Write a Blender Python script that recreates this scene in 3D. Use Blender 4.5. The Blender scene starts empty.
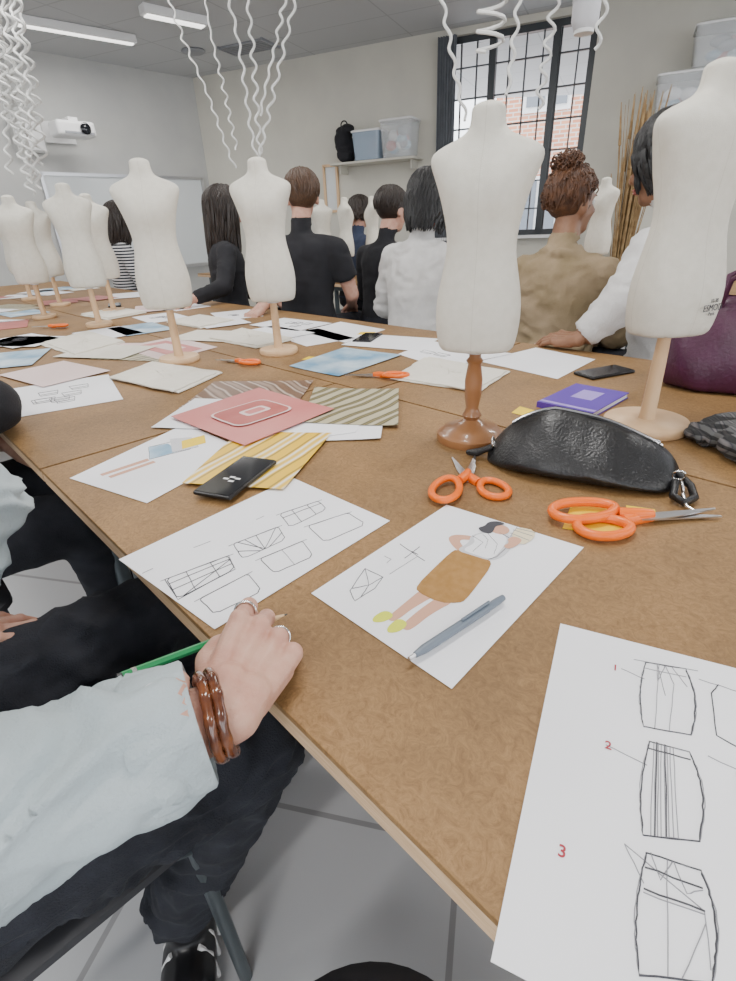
import bpy, bmesh, math, random
import numpy as np
from mathutils import Vector, Matrix, noise
random.seed(7)
V=Vector
sc=bpy.context.scene
TZ=0.75
A2=V((-.682,.731)); N2=V((.731,.682))
def T(s,o,z=0.0): return V((A2.x*s+N2.x*o, A2.y*s+N2.y*o, z))
TYAW=-math.radians(47)

# ------------------------------------------------------------------ materials
def newmat(name):
    m=bpy.data.materials.new(name); m.use_nodes=True
    nt=m.node_tree; b=nt.nodes['Principled BSDF']
    return m,nt,b
def nd(nt,t,**k):
    n=nt.nodes.new(t)
    for a,v in k.items():
        if a in n.inputs.keys(): n.inputs[a].default_value=v
        else: setattr(n,a,v)
    return n
def c4(c): return (c[0],c[1],c[2],1)
def mat(name,c,rough=.6,c2=None,scale=30,bump=0,bscale=None,metal=0,stretch=None,sss=0,alpha=1,trans=0,coat=0,emit=0,spec=None):
    m,nt,b=newmat(name)
    b.inputs['Roughness'].default_value=rough; b.inputs['Metallic'].default_value=metal
    b.inputs['Base Color'].default_value=c4(c)
    if coat: b.inputs['Coat Weight'].default_value=coat
    if spec is not None: b.inputs['Specular IOR Level'].default_value=spec
    if alpha<1: b.inputs['Alpha'].default_value=alpha
    if trans: b.inputs['Transmission Weight'].default_value=trans
    if emit:
        b.inputs['Emission Color'].default_value=c4(c); b.inputs['Emission Strength'].default_value=emit
    if sss:
        b.inputs['Subsurface Weight'].default_value=sss
        b.inputs['Subsurface Radius'].default_value=(.012,.005,.003); b.inputs['Subsurface Scale'].default_value=1
    tc=nd(nt,'ShaderNodeTexCoord'); mp=nd(nt,'ShaderNodeMapping')
    nt.links.new(tc.outputs['Object'],mp.inputs['Vector'])
    if stretch: mp.inputs['Scale'].default_value=stretch
    if c2 is not None:
        n=nd(nt,'ShaderNodeTexNoise'); n.inputs['Scale'].default_value=scale; n.inputs['Detail'].default_value=5
        nt.links.new(mp.outputs[0],n.inputs['Vector'])
        r=nd(nt,'ShaderNodeValToRGB'); r.color_ramp.elements[0].position=.35; r.color_ramp.elements[1].position=.65
        r.color_ramp.elements[0].color=c4(c); r.color_ramp.elements[1].color=c4(c2)
        nt.links.new(n.outputs['Fac'],r.inputs['Fac']); nt.links.new(r.outputs['Color'],b.inputs['Base Color'])
    if bump:
        n=nd(nt,'ShaderNodeTexNoise'); n.inputs['Scale'].default_value=bscale or scale*4; n.inputs['Detail'].default_value=4
        nt.links.new(mp.outputs[0],n.inputs['Vector'])
        bp=nd(nt,'ShaderNodeBump'); bp.inputs['Strength'].default_value=bump; bp.inputs['Distance'].default_value=.004
        nt.links.new(n.outputs['Fac'],bp.inputs['Height']); nt.links.new(bp.outputs[0],b.inputs['Normal'])
    return m
def stripemat(name,cols,scale,rough=.5,rotz=0,plaid=False,distort=0,axis='X'):
    m,nt,b=newmat(name); b.inputs['Roughness'].default_value=rough
    tc=nd(nt,'ShaderNodeTexCoord'); mp=nd(nt,'ShaderNodeMapping'); mp.inputs['Rotation'].default_value=(0,0,rotz)
    nt.links.new(tc.outputs['Object'],mp.inputs['Vector'])
    w=nd(nt,'ShaderNodeTexWave',bands_direction=axis); w.inputs['Scale'].default_value=scale; w.inputs['Distortion'].default_value=distort
    nt.links.new(mp.outputs[0],w.inputs['Vector'])
    r=nd(nt,'ShaderNodeValToRGB'); r.color_ramp.interpolation='CONSTANT' if not distort else 'LINEAR'
    el=r.color_ramp.elements
    while len(el)<len(cols): el.new(.5)
    for i,cc in enumerate(cols): el[i].position=i/len(cols); el[i].color=c4(cc)
    nt.links.new(w.outputs['Fac'],r.inputs['Fac'])
    out=r.outputs['Color']
    if plaid:
        w2=nd(nt,'ShaderNodeTexWave',bands_direction='Z'); w2.inputs['Scale'].default_value=scale
        nt.links.new(mp.outputs[0],w2.inputs['Vector'])
        r2=nd(nt,'ShaderNodeValToRGB'); r2.color_ramp.elements[0].position=.35; r2.color_ramp.elements[1].position=.55
        r2.color_ramp.elements[0].color=(.25,.25,.25,1)
        nt.links.new(w2.outputs['Fac'],r2.inputs['Fac'])
        mx=nd(nt,'ShaderNodeMixRGB',blend_type='MULTIPLY'); mx.inputs[0].default_value=1
        nt.links.new(out,mx.inputs[1]); nt.links.new(r2.outputs['Color'],mx.inputs[2]); out=mx.outputs[0]
    nt.links.new(out,b.inputs['Base Color'])
    return m

M={}
M['wall']=mat('wall_paint',(.58,.56,.49),.9,(.54,.52,.46),3,.05,200)
M['wallg']=mat('wall_paint_grey',(.50,.50,.48),.9,(.46,.46,.45),3,.05,200)
M['white']=mat('white_plastic',(.75,.75,.75),.4)
M['whiteb']=mat('whiteboard_enamel',(.66,.69,.70),.25)
M['grey']=mat('grey_plastic',(.25,.26,.28),.45)
M['dgrey']=mat('dark_grey_seat',(.03,.03,.035),.5)
M['black']=mat('black_plastic',(.01,.01,.012),.35)
M['glassblk']=mat('phone_glass',(.008,.009,.012),.08)
M['glassg']=mat('facade_glass',(.18,.20,.23),.15)
M['steel']=mat('steel',(.6,.6,.62),.28,metal=1)
M['tube']=mat('dark_chair_tube',(.10,.12,.13),.4,metal=.6)
M['orange']=mat('orange_plastic',(.85,.15,.005),.35)
M['paper']=mat('paper_white',(.88,.88,.91),.7,(.85,.85,.88),6)
M['ink']=mat('pencil_line',(.05,.05,.06),.7)
M['inkl']=mat('pencil_line_light',(.26,.26,.28),.7)
M['red']=mat('red_ink',(.36,.02,.04),.6)
M['calico']=mat('calico_cloth',(.80,.76,.67),.95,(.75,.71,.61),40,.4,500)
M['lwood']=mat('light_wood',(.62,.40,.22),.5,(.70,.48,.28),18,.05,60,stretch=(1,1,.15))
M['walnut']=mat('walnut_wood',(.26,.110,.040),.35,(.36,.165,.065),14,.04,60,stretch=(1,1,.15),coat=.3)
M['ply']=mat('plywood_edge',(.55,.36,.20),.55,(.68,.48,.30),30,.1,100,stretch=(1,1,14))
M['leather']=mat('black_leather',(.008,.008,.009),.34,(.012,.012,.013),30,.3,240)
M['purple']=mat('purple_cover',(.09,.03,.36),.4)
M['lilac']=mat('lilac_cover',(.35,.25,.65),.4)
M['pleather']=mat('purple_leather',(.07,.012,.045),.4,(.05,.008,.03),15,.3,120)
M['yellow']=mat('yellow_paper',(.90,.62,.01),.6)
M['shirt']=mat('pale_blue_shirt_cotton',(.42,.48,.50),.9,(.37,.43,.45),9,.35,350)
M['jeans']=mat('black_denim',(.011,.012,.018),.9,(.020,.022,.031),25,.5,500)
M['blackc']=mat('black_cotton',(.011,.011,.014),.95,(.016,.016,.020),12,.3,300)
M['whitek']=mat('white_knit',(.64,.63,.62),.95,(.55,.54,.53),15,.6,250)
M['tan']=mat('tan_cotton',(.32,.24,.15),.9,(.24,.18,.10),10,.3,200)
M['navy']=mat('navy_cotton',(.02,.03,.06),.9,(.03,.04,.08),10,.3,200)
M['stripesh']=stripemat('striped_jersey',[(.7,.7,.7),(.02,.02,.03)],14,.9,axis='Z')
M['plaid']=stripemat('plaid_wool',[(.45,.43,.40),(.06,.06,.07),(.28,.26,.24)],12,.95,plaid=True)
M['tweed']=stripemat('tweed_wool',[(.16,.15,.15),(.04,.04,.05),(.10,.1,.1)],22,.95,plaid=True,distort=1)
M['skin']=mat('skin_light',(.58,.34,.25),.5,(.51,.26,.19),45,.2,400,sss=.12)
M['skin2']=mat('skin_brown',(.27,.135,.075),.5,(.23,.11,.06),40,.15,400,sss=.1)
M['nail']=mat('fingernail',(.66,.42,.34),.25)
M['eye']=mat('eye_white',(.75,.75,.72),.2)
M['iris']=mat('eye_iris',(.03,.02,.015),.2)
M['lip']=mat('lips',(.42,.14,.12),.45)
hs=(60,60,4)
M['hdark']=mat('hair_dark_brown',(.012,.008,.007),.42,(.03,.018,.012),3,.6,6,stretch=hs)
M['hbrown']=mat('hair_brown',(.05,.025,.013),.45,(.10,.05,.025),3,.6,6,stretch=hs)
M['hblack']=mat('hair_black',(.005,.005,.006),.38,(.012,.011,.011),3,.6,6,stretch=hs)
M['hred']=mat('hair_auburn',(.05,.019,.008),.5,(.11,.045,.018),40,.5,200)
M['green']=mat('green_pencil_lacquer',(.01,.26,.08),.3)
M['pgrey']=mat('mechanical_pencil_grey',(.14,.17,.21),.35)
M['graph']=mat('graphite',(.05,.05,.05),.4)
M['wood']=mat('bare_wood',(.65,.45,.25),.6)
M['bead']=mat('tortoiseshell_bangle',(.07,.018,.008),.18,(.20,.065,.022),70,coat=.6)
M['silver']=mat('silver_ring',(.75,.74,.72),.2,metal=1)
M['cord']=mat('cord_white',(.66,.66,.64),.5)
M['bin']=mat('translucent_plastic',(.85,.88,.90),.15,alpha=.25)
M['binb']=mat('translucent_blue_plastic',(.42,.52,.64),.25,alpha=.5)
M['winf']=mat('window_frame_black',(.03,.035,.04),.4)
M['reed']=mat('dried_reed',(.20,.12,.05),.9,(.34,.23,.11),20)
M['curtain']=mat('grey_curtain',(.13,.14,.16),.9,(.17,.18,.2),8)
M['lamp']=mat('lamp_diffuser',(1,.98,.94),.5,emit=2.5)
M['pinkp']=mat('print_pink',(.58,.16,.15),.4,(.64,.22,.20),5)
M['redp']=mat('print_red',(.40,.07,.06),.4,(.48,.12,.10),12)
M['palep']=mat('print_pale',(.78,.60,.58),.4)
M['bluep']=mat('print_blue',(.10,.28,.46),.4,(.60,.72,.80),7)
M['stb']=stripemat('print_olive_folds',[(.55,.50,.36),(.10,.08,.03),(.32,.27,.12),(.03,.025,.01),(.50,.45,.30)],5,.35,rotz=.7,distort=2.0)
M['sty']=stripemat('print_yellow_stripes',[(.80,.50,.02),(.85,.84,.80),(.80,.50,.02),(.30,.17,.02),(.80,.50,.02)],5.5,.4,rotz=.5,distort=1.0)
M['str']=stripemat('print_brown_folds',[(.34,.24,.18),(.12,.06,.04),(.58,.48,.40),(.18,.10,.06)],5,.35,rotz=-.6,distort=3)
M['ochre']=mat('ochre_ink',(.32,.16,.035),.7,(.38,.20,.055),90)
M['ochre2']=mat('skin_ink',(.62,.34,.23),.7)
M['lime']=mat('lime_ink',(.66,.70,.05),.7)
M['cream']=mat('cream_ink',(.75,.66,.46),.7)
M['shade']=mat('grey_shade_ink',(.60,.60,.63),.7)

def tablemat():
    m,nt,b=newmat('hardboard_tabletop'); b.inputs['Roughness'].default_value=.58; b.inputs['Specular IOR Level'].default_value=.4
    tc=nd(nt,'ShaderNodeTexCoord')
    n1=nd(nt,'ShaderNodeTexNoise',Scale=60.0,Detail=10.0,Roughness=.82,Distortion=2.5); n2=nd(nt,'ShaderNodeTexNoise',Scale=6.0,Detail=4.0)
    n3=nd(nt,'ShaderNodeTexNoise',Scale=260.0,Detail=2.0)
    for n in(n1,n2,n3): nt.links.new(tc.outputs['Object'],n.inputs['Vector'])
    r=nd(nt,'ShaderNodeValToRGB'); e=r.color_ramp.elements; e[0].position=.34; e[1].position=.66
    e[0].color=(.165,.085,.028,1); e[1].color=(.345,.200,.080,1)
    nt.links.new(n1.outputs['Fac'],r.inputs['Fac'])
    r2=nd(nt,'ShaderNodeValToRGB'); e=r2.color_ramp.elements; e[0].position=.3;e[1].position=.7; e[0].color=(.80,.80,.80,1); e[1].color=(1.12,1.12,1.12,1)
    nt.links.new(n2.outputs['Fac'],r2.inputs['Fac'])
    mx=nd(nt,'ShaderNodeMixRGB',blend_type='MULTIPLY'); mx.inputs[0].default_value=1
    nt.links.new(r.outputs[0],mx.inputs[1]); nt.links.new(r2.outputs[0],mx.inputs[2]); nt.links.new(mx.outputs[0],b.inputs['Base Color'])
    bp=nd(nt,'ShaderNodeBump'); bp.inputs['Strength'].default_value=.2; bp.inputs['Distance'].default_value=.002
    nt.links.new(n3.outputs['Fac'],bp.inputs['Height']); nt.links.new(bp.outputs[0],b.inputs['Normal'])
    return m
M['table']=tablemat()
def brickmat(name,c1,c2,mortar,sc_,w,h,off=.5,msize=.02,rough=.8):
    m,nt,b=newmat(name); b.inputs['Roughness'].default_value=rough
    tc=nd(nt,'ShaderNodeTexCoord'); br=nd(nt,'ShaderNodeTexBrick'); br.offset=off
    mp=nd(nt,'ShaderNodeMapping'); nt.links.new(tc.outputs['Object'],mp.inputs[0]); nt.links.new(mp.outputs[0],br.inputs['Vector'])
    br.inputs['Color1'].default_value=c4(c1); br.inputs['Color2'].default_value=c4(c2); br.inputs['Mortar'].default_value=c4(mortar)
    br.inputs['Scale'].default_value=sc_; br.inputs['Brick Width'].default_value=w; br.inputs['Row Height'].default_value=h; br.inputs['Mortar Size'].default_value=msize
    nt.links.new(br.outputs['Color'],b.inputs['Base Color'])
    return m,mp
M['floor'],fmp=brickmat('floor_vinyl_tiles',(.50,.51,.53),(.54,.55,.57),(.30,.30,.31),1,.62,.62,0,.006,.35)
fmp.inputs['Rotation'].default_value=(0,0,.25)
M['ceil'],cmp_=brickmat('ceiling_tiles',(.50,.51,.52),(.48,.49,.50),(.38,.39,.40),1,1.2,.6,0,.008,.9)
cmp_.inputs['Rotation'].default_value=(0,0,.44)
M['brick'],bmp=brickmat('red_brick',(.56,.22,.13),(.66,.30,.18),(.6,.55,.5),1,.23,.08,.5,.012)
bmp.inputs['Rotation'].default_value=(math.pi/2,0,0)

def seammat(name,c,c2):
    m=mat(name,c,.95,c2,60,.35,700)
    nt=m.node_tree; b=nt.nodes['Principled BSDF']
    tc=nd(nt,'ShaderNodeTexCoord'); sx=nd(nt,'ShaderNodeSeparateXYZ'); nt.links.new(tc.outputs['Object'],sx.inputs[0])
    def line(src,pos):
        a=nd(nt,'ShaderNodeMath',operation='SUBTRACT'); a.inputs[1].default_value=pos; nt.links.new(src,a.inputs[0])
        ab=nd(nt,'ShaderNodeMath',operation='ABSOLUTE'); nt.links.new(a.outputs[0],ab.inputs[0])
        l=nd(nt,'ShaderNodeMath',operation='LESS_THAN'); l.inputs[1].default_value=.0005; nt.links.new(ab.outputs[0],l.inputs[0]); return l
    l1=line(sx.outputs[0],0); l3=line(sx.outputs[1],.002)
    mx2=nd(nt,'ShaderNodeMath',operation='MAXIMUM'); nt.links.new(l1.outputs[0],mx2.inputs[0]); nt.links.new(l3.outputs[0],mx2.inputs[1])
    src=b.inputs['Base Color'].links[0].from_socket
    ml=nd(nt,'ShaderNodeMath',operation='MULTIPLY'); ml.inputs[1].default_value=.3; nt.links.new(mx2.outputs[0],ml.inputs[0])
    mx=nd(nt,'ShaderNodeMixRGB'); nt.links.new(ml.outputs[0],mx.inputs[0]); nt.links.new(src,mx.inputs[1]); mx.inputs[2].default_value=(.35,.30,.24,1)
    nt.links.new(mx.outputs[0],b.inputs['Base Color'])
    return m
M['linen']=seammat('mannequin_linen',(.69,.66,.58),(.65,.62,.54))

# ------------------------------------------------------------------ mesh builder
class B:
    def __init__(s): s.v=[]; s.f=[]; s.m=[]; s.segs=[]
    def add(s,vs,fs,mi=0):
        o=len(s.v); s.v+= [V(p) for p in vs]; s.f+=[[i+o for i in f] for f in fs]; s.m+=[mi]*len(fs)
    def loft(s,rings,mi=0,cap=True,closed=False):
        n=len(rings[0]); vs=[p for r in rings for p in r]; fs=[]
        k=len(rings); rng=k if closed else k-1
        for i in range(rng):
            j=(i+1)%k
            for a in range(n):
                b=(a+1)%n; fs.append([i*n+a,i*n+b,j*n+b,j*n+a])
        if cap and not closed: fs.append(list(range(n))[::-1]); fs.append([(k-1)*n+a for a in range(n)])
        s.add(vs,fs,mi)
    def box(s,c,d,mi=0,R=None):
        c=V(c); vs=[]
        for x in(-1,1):
            for y in(-1,1):
                for z in(-1,1):
                    p=V((x*d[0]/2,y*d[1]/2,z*d[2]/2)); 
                    if R: p=R@p
                    vs.append(c+p)
        s.add(vs,[[0,1,3,2],[4,6,7,5],[0,4,5,1],[2,3,7,6],[0,2,6,4],[1,5,7,3]],mi)
    def caps(s,p0,p1,r0,r1,mi=0,n=12,flat0=False,flat1=False,tag=None,h=4):
        p0=V(p0);p1=V(p1); d=(p1-p0); L=d.length
        if L<1e-6: d=V((0,0,1))
        d=d.normalized(); u=d.orthogonal().normalized(); w=d.cross(u); rings=[]
        def ring(c,r): return [c+(u*math.cos(2*math.pi*i/n)+w*math.sin(2*math.pi*i/n))*max(r,1e-5) for i in range(n)]
        if not flat0:
            for k in range(h): a=math.pi/2*(1-k/h); rings.append(ring(p0-d*r0*math.sin(a)*.999,r0*math.cos(a)+1e-5))
        rings.append(ring(p0,r0)); rings.append(ring(p1,r1))
        if not flat1:
            for k in range(1,h+1): a=math.pi/2*(k/h); rings.append(ring(p1+d*r1*math.sin(a)*.999,r1*math.cos(a)+1e-5))
        s.loft(rings,mi)
        if tag is not None: s.segs.append((p0,p1,r0,r1,tag,flat1))
    def ell(s,c,r,mi=0,R=None,n=16,m=10,tag=None,sr=None):
        c=V(c); rings=[]
        for j in range(m+1):
            a=math.pi*j/m; q=[]
            for i in range(n):
                b=2*math.pi*i/n
                p=V((r[0]*(math.sin(a)+1e-4)*math.cos(b),r[1]*(math.sin(a)+1e-4)*math.sin(b),-r[2]*math.cos(a)))
                if R: p=R@p
                q.append(c+p)
            rings.append(q)
        s.loft(rings,mi)
        if tag is not None: s.segs.append((c,c,sr or sum(r)/3,sr or sum(r)/3,tag,False))
    def tube(s,pts,r,mi=0,n=8,closed=False):
        pts=[V(p) for p in pts]; rings=[]; k=len(pts); up=None
        for i,p in enumerate(pts):
            if closed: d=pts[(i+1)%k]-pts[i-1]
            else: d=pts[min(i+1,k-1)]-pts[max(i-1,0)]
            if d.length<1e-9: d=V((0,0,1))
            d.normalize()
            if up is None: up=d.orthogonal().normalized()
            up=(up-d*up.dot(d)); up=up.normalized() if up.length>1e-6 else d.orthogonal().normalized()
            w=d.cross(up); rr=r[i] if isinstance(r,(list,tuple)) else r
            rings.append([p+(up*math.cos(2*math.pi*a/n)+w*math.sin(2*math.pi*a/n))*rr for a in range(n)])
        s.loft(rings,mi,closed=closed)
    def rev(s,prof,c=(0,0,0),mi=0,n=32):
        c=V(c); s.loft([[c+V((r*math.cos(2*math.pi*i/n),r*math.sin(2*math.pi*i/n),z)) for i in range(n)] for r,z in prof],mi)
    def torus(s,c,ax,R,r,mi=0,n=24,m=8,sx=1,ux=None):
        c=V(c); ax=V(ax).normalized(); u=V(ux).normalized() if ux else ax.orthogonal().normalized(); w=ax.cross(u)
        s.tube([c+u*math.cos(2*math.pi*i/n)*R*sx+w*math.sin(2*math.pi*i/n)*R for i in range(n)],r,mi,m,closed=True)
    def prism(s,pts,z0,z1,mi=0):
        n=len(pts); s.loft([[V((p[0],p[1],z0)) for p in pts],[V((p[0],p[1],z1)) for p in pts]],mi)
    def obj(s,name,mats,loc=(0,0,0),rot=(0,0,0),parent=None,smooth=True,center=False,bevel=0,sub=0,scale=1):
        loc=V(loc)
        if center and s.v:
            lo=V((min(p.x for p in s.v),min(p.y for p in s.v),min(p.z for p in s.v))); hi=V((max(p.x for p in s.v),max(p.y for p in s.v),max(p.z for p in s.v)))
            loc=V(((lo.x+hi.x)/2,(lo.y+hi.y)/2,lo.z)); s.v=[p-loc for p in s.v]
        me=bpy.data.meshes.new(name); me.from_pydata([tuple(p) for p in s.v],[],s.f); me.update()
        bm=bmesh.new(); bm.from_mesh(me); bmesh.ops.recalc_face_normals(bm,faces=bm.faces); bm.to_mesh(me); bm.free()
        for mm in (mats if isinstance(mats,(list,tuple)) else [mats]): me.materials.append(mm)
        me.polygons.foreach_set('material_index',s.m)
        me.polygons.foreach_set('use_smooth',[smooth]*len(me.polygons))
        o=bpy.data.objects.new(name,me); sc.collection.objects.link(o)
        o.location=loc; o.rotation_euler=rot; o.scale=(scale,)*3
        if parent: o.parent=parent
        if smooth:
            md=o.modifiers.new('es','EDGE_SPLIT'); md.split_angle=math.radians(50)
        if bevel:
            md=o.modifiers.new('bv','BEVEL'); md.width=bevel; md.segments=3; md.limit_method='ANGLE'
            if smooth: o.modifiers.move(len(o.modifiers)-1,0)
        if sub:
            for x in list(o.modifiers): o.modifiers.remove(x)
            md=o.modifiers.new('ss','SUBSURF'); md.levels=sub; md.render_levels=sub
        return o
def empty(name,loc=(0,0,0),rot=0):
    e=bpy.data.objects.new(name,None); sc.collection.objects.link(e); e.location=loc; e.rotation_euler=(0,0,rot); e.empty_display_size=.1; return e

def seg_tags(P,segs):
    best=np.full(len(P),1e9); tag=np.zeros(len(P),int)
    for p0,p1,r0,r1,t,fl in segs:
        a=np.array(p0);d=np.array(p1)-a;L=float(d@d)
        k0=((P-a)@d)/L if L>1e-10 else np.zeros(len(P))
        k=np.clip(k0,0,1)
        q=a+k[:,None]*d; dist=np.linalg.norm(P-q,axis=1)-(r0+(r1-r0)*k)
        if fl: dist=np.where((k0-1)*math.sqrt(L)>.006,dist+1,dist)
        w=dist<best; best[w]=dist[w]; tag[w]=t
    return tag
def remesh(b,name,mats,voxel,parent=None,smooth=5,cloth=(),wr=.004,wf=9,loc=(0,0,0)):
    me=bpy.data.meshes.new(name+'_src'); me.from_pydata([tuple(p) for p in b.v],[],b.f); me.update()
    bm=bmesh.new(); bm.from_mesh(me); bmesh.ops.recalc_face_normals(bm,faces=bm.faces); bm.to_mesh(me); bm.free()
    o=bpy.data.objects.new(name,me); sc.collection.objects.link(o)
    md=o.modifiers.new('r','REMESH'); md.mode='VOXEL'; md.voxel_size=voxel; md.adaptivity=0
    s2=o.modifiers.new('s','SMOOTH'); s2.factor=.5; s2.iterations=smooth
    dg=bpy.context.evaluated_depsgraph_get(); dg.update()
    m2=bpy.data.meshes.new_from_object(o.evaluated_get(dg)); o.modifiers.clear(); o.data=m2; m2.name=name
    n=len(m2.vertices); co=np.empty(n*3); m2.vertices.foreach_get('co',co); co=co.reshape(-1,3)
    if len(b.segs)>0:
        vt=seg_tags(co,b.segs)
        if cloth and wr>0:
            nn=np.empty(n*3); m2.vertices.foreach_get('normal',nn); nn=nn.reshape(-1,3)
            for i in range(n):
                if vt[i] in cloth:
                    p=co[i]; q=V((p[0]*wf,p[1]*wf,p[2]*wf*1.6))
                    h=noise.noise(q+V((0,0,noise.noise(q*.7)*2.0)))
                    h=(1-abs(h)*2.6)*.8+.35*noise.noise(q*2.7)
                    co[i]=p+nn[i]*h*wr
            m2.vertices.foreach_set('co',co.ravel())
        m2.update()
        nf=len(m2.polygons); fc=np.empty(nf*3); m2.polygons.foreach_get('center',fc); ft=seg_tags(fc.reshape(-1,3),b.segs)
        m2.materials.clear()
        for mm in mats: m2.materials.append(mm)
        m2.polygons.foreach_set('material_index',ft.astype(np.int32))
    else:
        m2.materials.clear()
        for mm in mats: m2.materials.append(mm)
    m2.polygons.foreach_set('use_smooth',[True]*len(m2.polygons)); m2.update()
    if parent: o.parent=parent; o.matrix_parent_inverse=parent.matrix_basis.inverted()
    return o
def par(o,p):
    o.parent=p; o.matrix_parent_inverse=p.matrix_basis.inverted(); return o

# ------------------------------------------------------------------ room
def wallseg(b,p,q,z0,z1,th,side,mi=0):
    p=V(p);q=V(q); d=(q-p).normalized(); nrm=V((-d.y,d.x))*side*th
    b.loft([[V((p.x,p.y,z0)),V((q.x,q.y,z0)),V((q.x+nrm.x,q.y+nrm.y,z0)),V((p.x+nrm.x,p.y+nrm.y,z0))],
            [V((p.x,p.y,z1)),V((q.x,q.y,z1)),V((q.x+nrm.x,q.y+nrm.y,z1)),V((p.x+nrm.x,p.y+nrm.y,z1))]],mi)
C0=V((-2.03,8.40)); dW=V((.904,-.428)); dL=V((-.689,-.725)); HC=2.9
def W(t): return C0+dW*t
def Lw(t): return C0+dL*t
b=B(); b.box((0,2.5,-.05),(20,16,.1)); b.obj('floor',M['floor'],smooth=False)
b=B(); b.box((0,2.5,HC+.05),(20,16,.1)); b.obj('ceiling',M['ceil'],smooth=False)
b=B()
wins=[(3.36,4.88),(6.9,8.4)]
t0=0
for a_,c_ in wins:
    wallseg(b,W(t0),W(a_),0,HC,.25,1); wallseg(b,W(a_),W(c_),0,.95,.25,1); wallseg(b,W(a_),W(c_),2.84,HC,.25,1); t0=c_
wallseg(b,W(t0),W(9.3),0,HC,.25,1)
b.obj('wall_back',M['wall'],smooth=False)
b=B(); wallseg(b,Lw(0),Lw(10),0,HC,.2,-1); b.obj('wall_left',M['wallg'],smooth=False)
CR=W(9.3); CL=Lw(10)
b=B()
RR=V((6.4,-3.6)); RL=V((-8.9,-3.6))
def openwall(p,q,nopen):  # walls out of view; wide openings added to let sky light in
    wallseg(b,p,q,0,.9,.2,-1); wallseg(b,p,q,2.75,HC,.2,-1)
    for i in range(nopen+1):
        f=i/nopen; c=p.lerp(q,f); d=(q-p).normalized()
        wallseg(b,c-d*.12,c+d*.12,.9,2.75,.2,-1)
openwall(RR,RL,5); b.obj('wall_rear',M['wall'],smooth=False)
b=B(); openwall(CR,RR,3); b.obj('wall_right',M['wall'],smooth=False)
b=B(); wallseg(b,CL,RL,0,HC,.2,-1); b.obj('wall_side',M['wall'],smooth=False)
b=B(); wallseg(b,W(0),W(9.2),0,.1,.015,-1); b.obj('baseboard_back',M['grey'],smooth=False)
b=B(); wallseg(b,Lw(0),Lw(9.8),0,.1,.015,1); b.obj('baseboard_left',M['grey'],smooth=False)
ang=math.atan2(dW.y,dW.x)
for k,(a_,c_) in enumerate(wins):
    e=empty('window_%d'%(k+1),(W((a_+c_)/2).x,W((a_+c_)/2).y,0),ang)
    w=c_-a_; b=B(); y=.1
    for x in(-w/2+.03,w/2-.03): b.box((x,y,1.9),(.07,.08,1.9))
    for z in(.98,2.81): b.box((0,y,z),(w,.08,.06))
    b.box((-w/6,y,1.9),(.07,.08,1.9)); b.box((w/4,y,1.9),(.07,.08,1.9))
    for i in range(1,9):
        x=-w/2+w*i/9; b.box((x,y,1.9),(.013,.03,1.86))
    for i in range(1,7): b.box((0,y,.95+1.9*i/7),(w,.03,.014))
    b.obj('frame',M['winf'],parent=e,smooth=False)
    b=B(); b.box((0,-.03,.94),(w+.1,.14,.03)); b.obj('sill',M['white'],parent=e,smooth=False)
b=B(); pts=[]
for i in range(41):
    t=3.32+.20*i/40; p=W(t)-V((.428,.904))*(.07+.02*math.sin(i*1.1)); pts.append(p)
rings=[]
for z in (.9,1.5,2.2,2.83): rings.append([V((p.x,p.y,z)) for p in pts]+[V((p.x-.006,p.y-.012,z)) for p in reversed(pts)])
b.loft(rings); b.obj('curtain',M['curtain'],center=True)
e=empty('brick_building',(6.4,12.6,0),ang)
b=B(); b.box((0,2,3.5),(7.0,4,9)); b.obj('facade',M['brick'],parent=e,smooth=False)
b=B()
for x in(-2.4,-.3,1.9):
    for z in(1.2,3.9,6.4): b.box((x,-.01,z),(1.0,.1,1.5))
b.obj('facade_windows',M['white'],parent=e,smooth=False)
b=B()
for x in(-2.4,-.3,1.9):
    for z in(1.2,3.9,6.4):
        b.box((x-.23,-.05,z),(.38,.1,1.3)); b.box((x+.23,-.05,z),(.38,.1,1.3))
b.obj('facade_glass',M['glassg'],parent=e,smooth=False)

angL=math.atan2(-dL.y,-dL.x)
def onL(name,t): 
    p=Lw(t); return empty(name,(p.x,p.y,0),angL)
e=onL('whiteboard',1.15)
b=B(); b.box((0,-.02,1.25),(2.0,.03,1.05)); b.obj('panel',M['whiteb'],parent=e,smooth=False)
b=B()
for z in(.72,1.78): b.box((0,-.025,z),(2.06,.05,.035))
for x in(-1.02,1.02): b.box((x,-.025,1.25),(.035,.05,1.09))
b.box((0,-.07,.71),(1.6,.09,.02)); b.obj('frame',M['steel'],parent=e,smooth=False)
e=onL('projector',1.86)
b=B(); b.box((0,-.02,2.18),(.34,.03,.20)); b.box((0,-.25,2.24),(.10,.5,.05)); b.obj('wall_mount',M['white'],parent=e,smooth=False,bevel=.005)
b=B(); b.box((0,-.42,2.16),(.40,.26,.14)); b.obj('body',M['white'],parent=e,smooth=False,bevel=.03)
b=B(); b.rev([(0,0),(.05,0),(.055,.02),(.04,.03),(.0,.03)],(0,0,0)); b.obj('lens',M['glassblk'],parent=e,loc=(.08,-.555,2.16),rot=(math.pi/2,0,0))
b=B(); b.box((.02,-.55,2.12),(.30,.02,.02)); b.obj('vent',M['grey'],parent=e,smooth=False)
e=onL('wall_cabinet',2.20)
b=B(); b.box((0,-.06,2.12),(.30,.12,.30)); b.obj('body',M['wallg'],parent=e,smooth=False,bevel=.008)
b=B(); b.box((0,-.125,2.12),(.26,.01,.26)); b.obj('door_panel',M['white'],parent=e,smooth=False)

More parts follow.
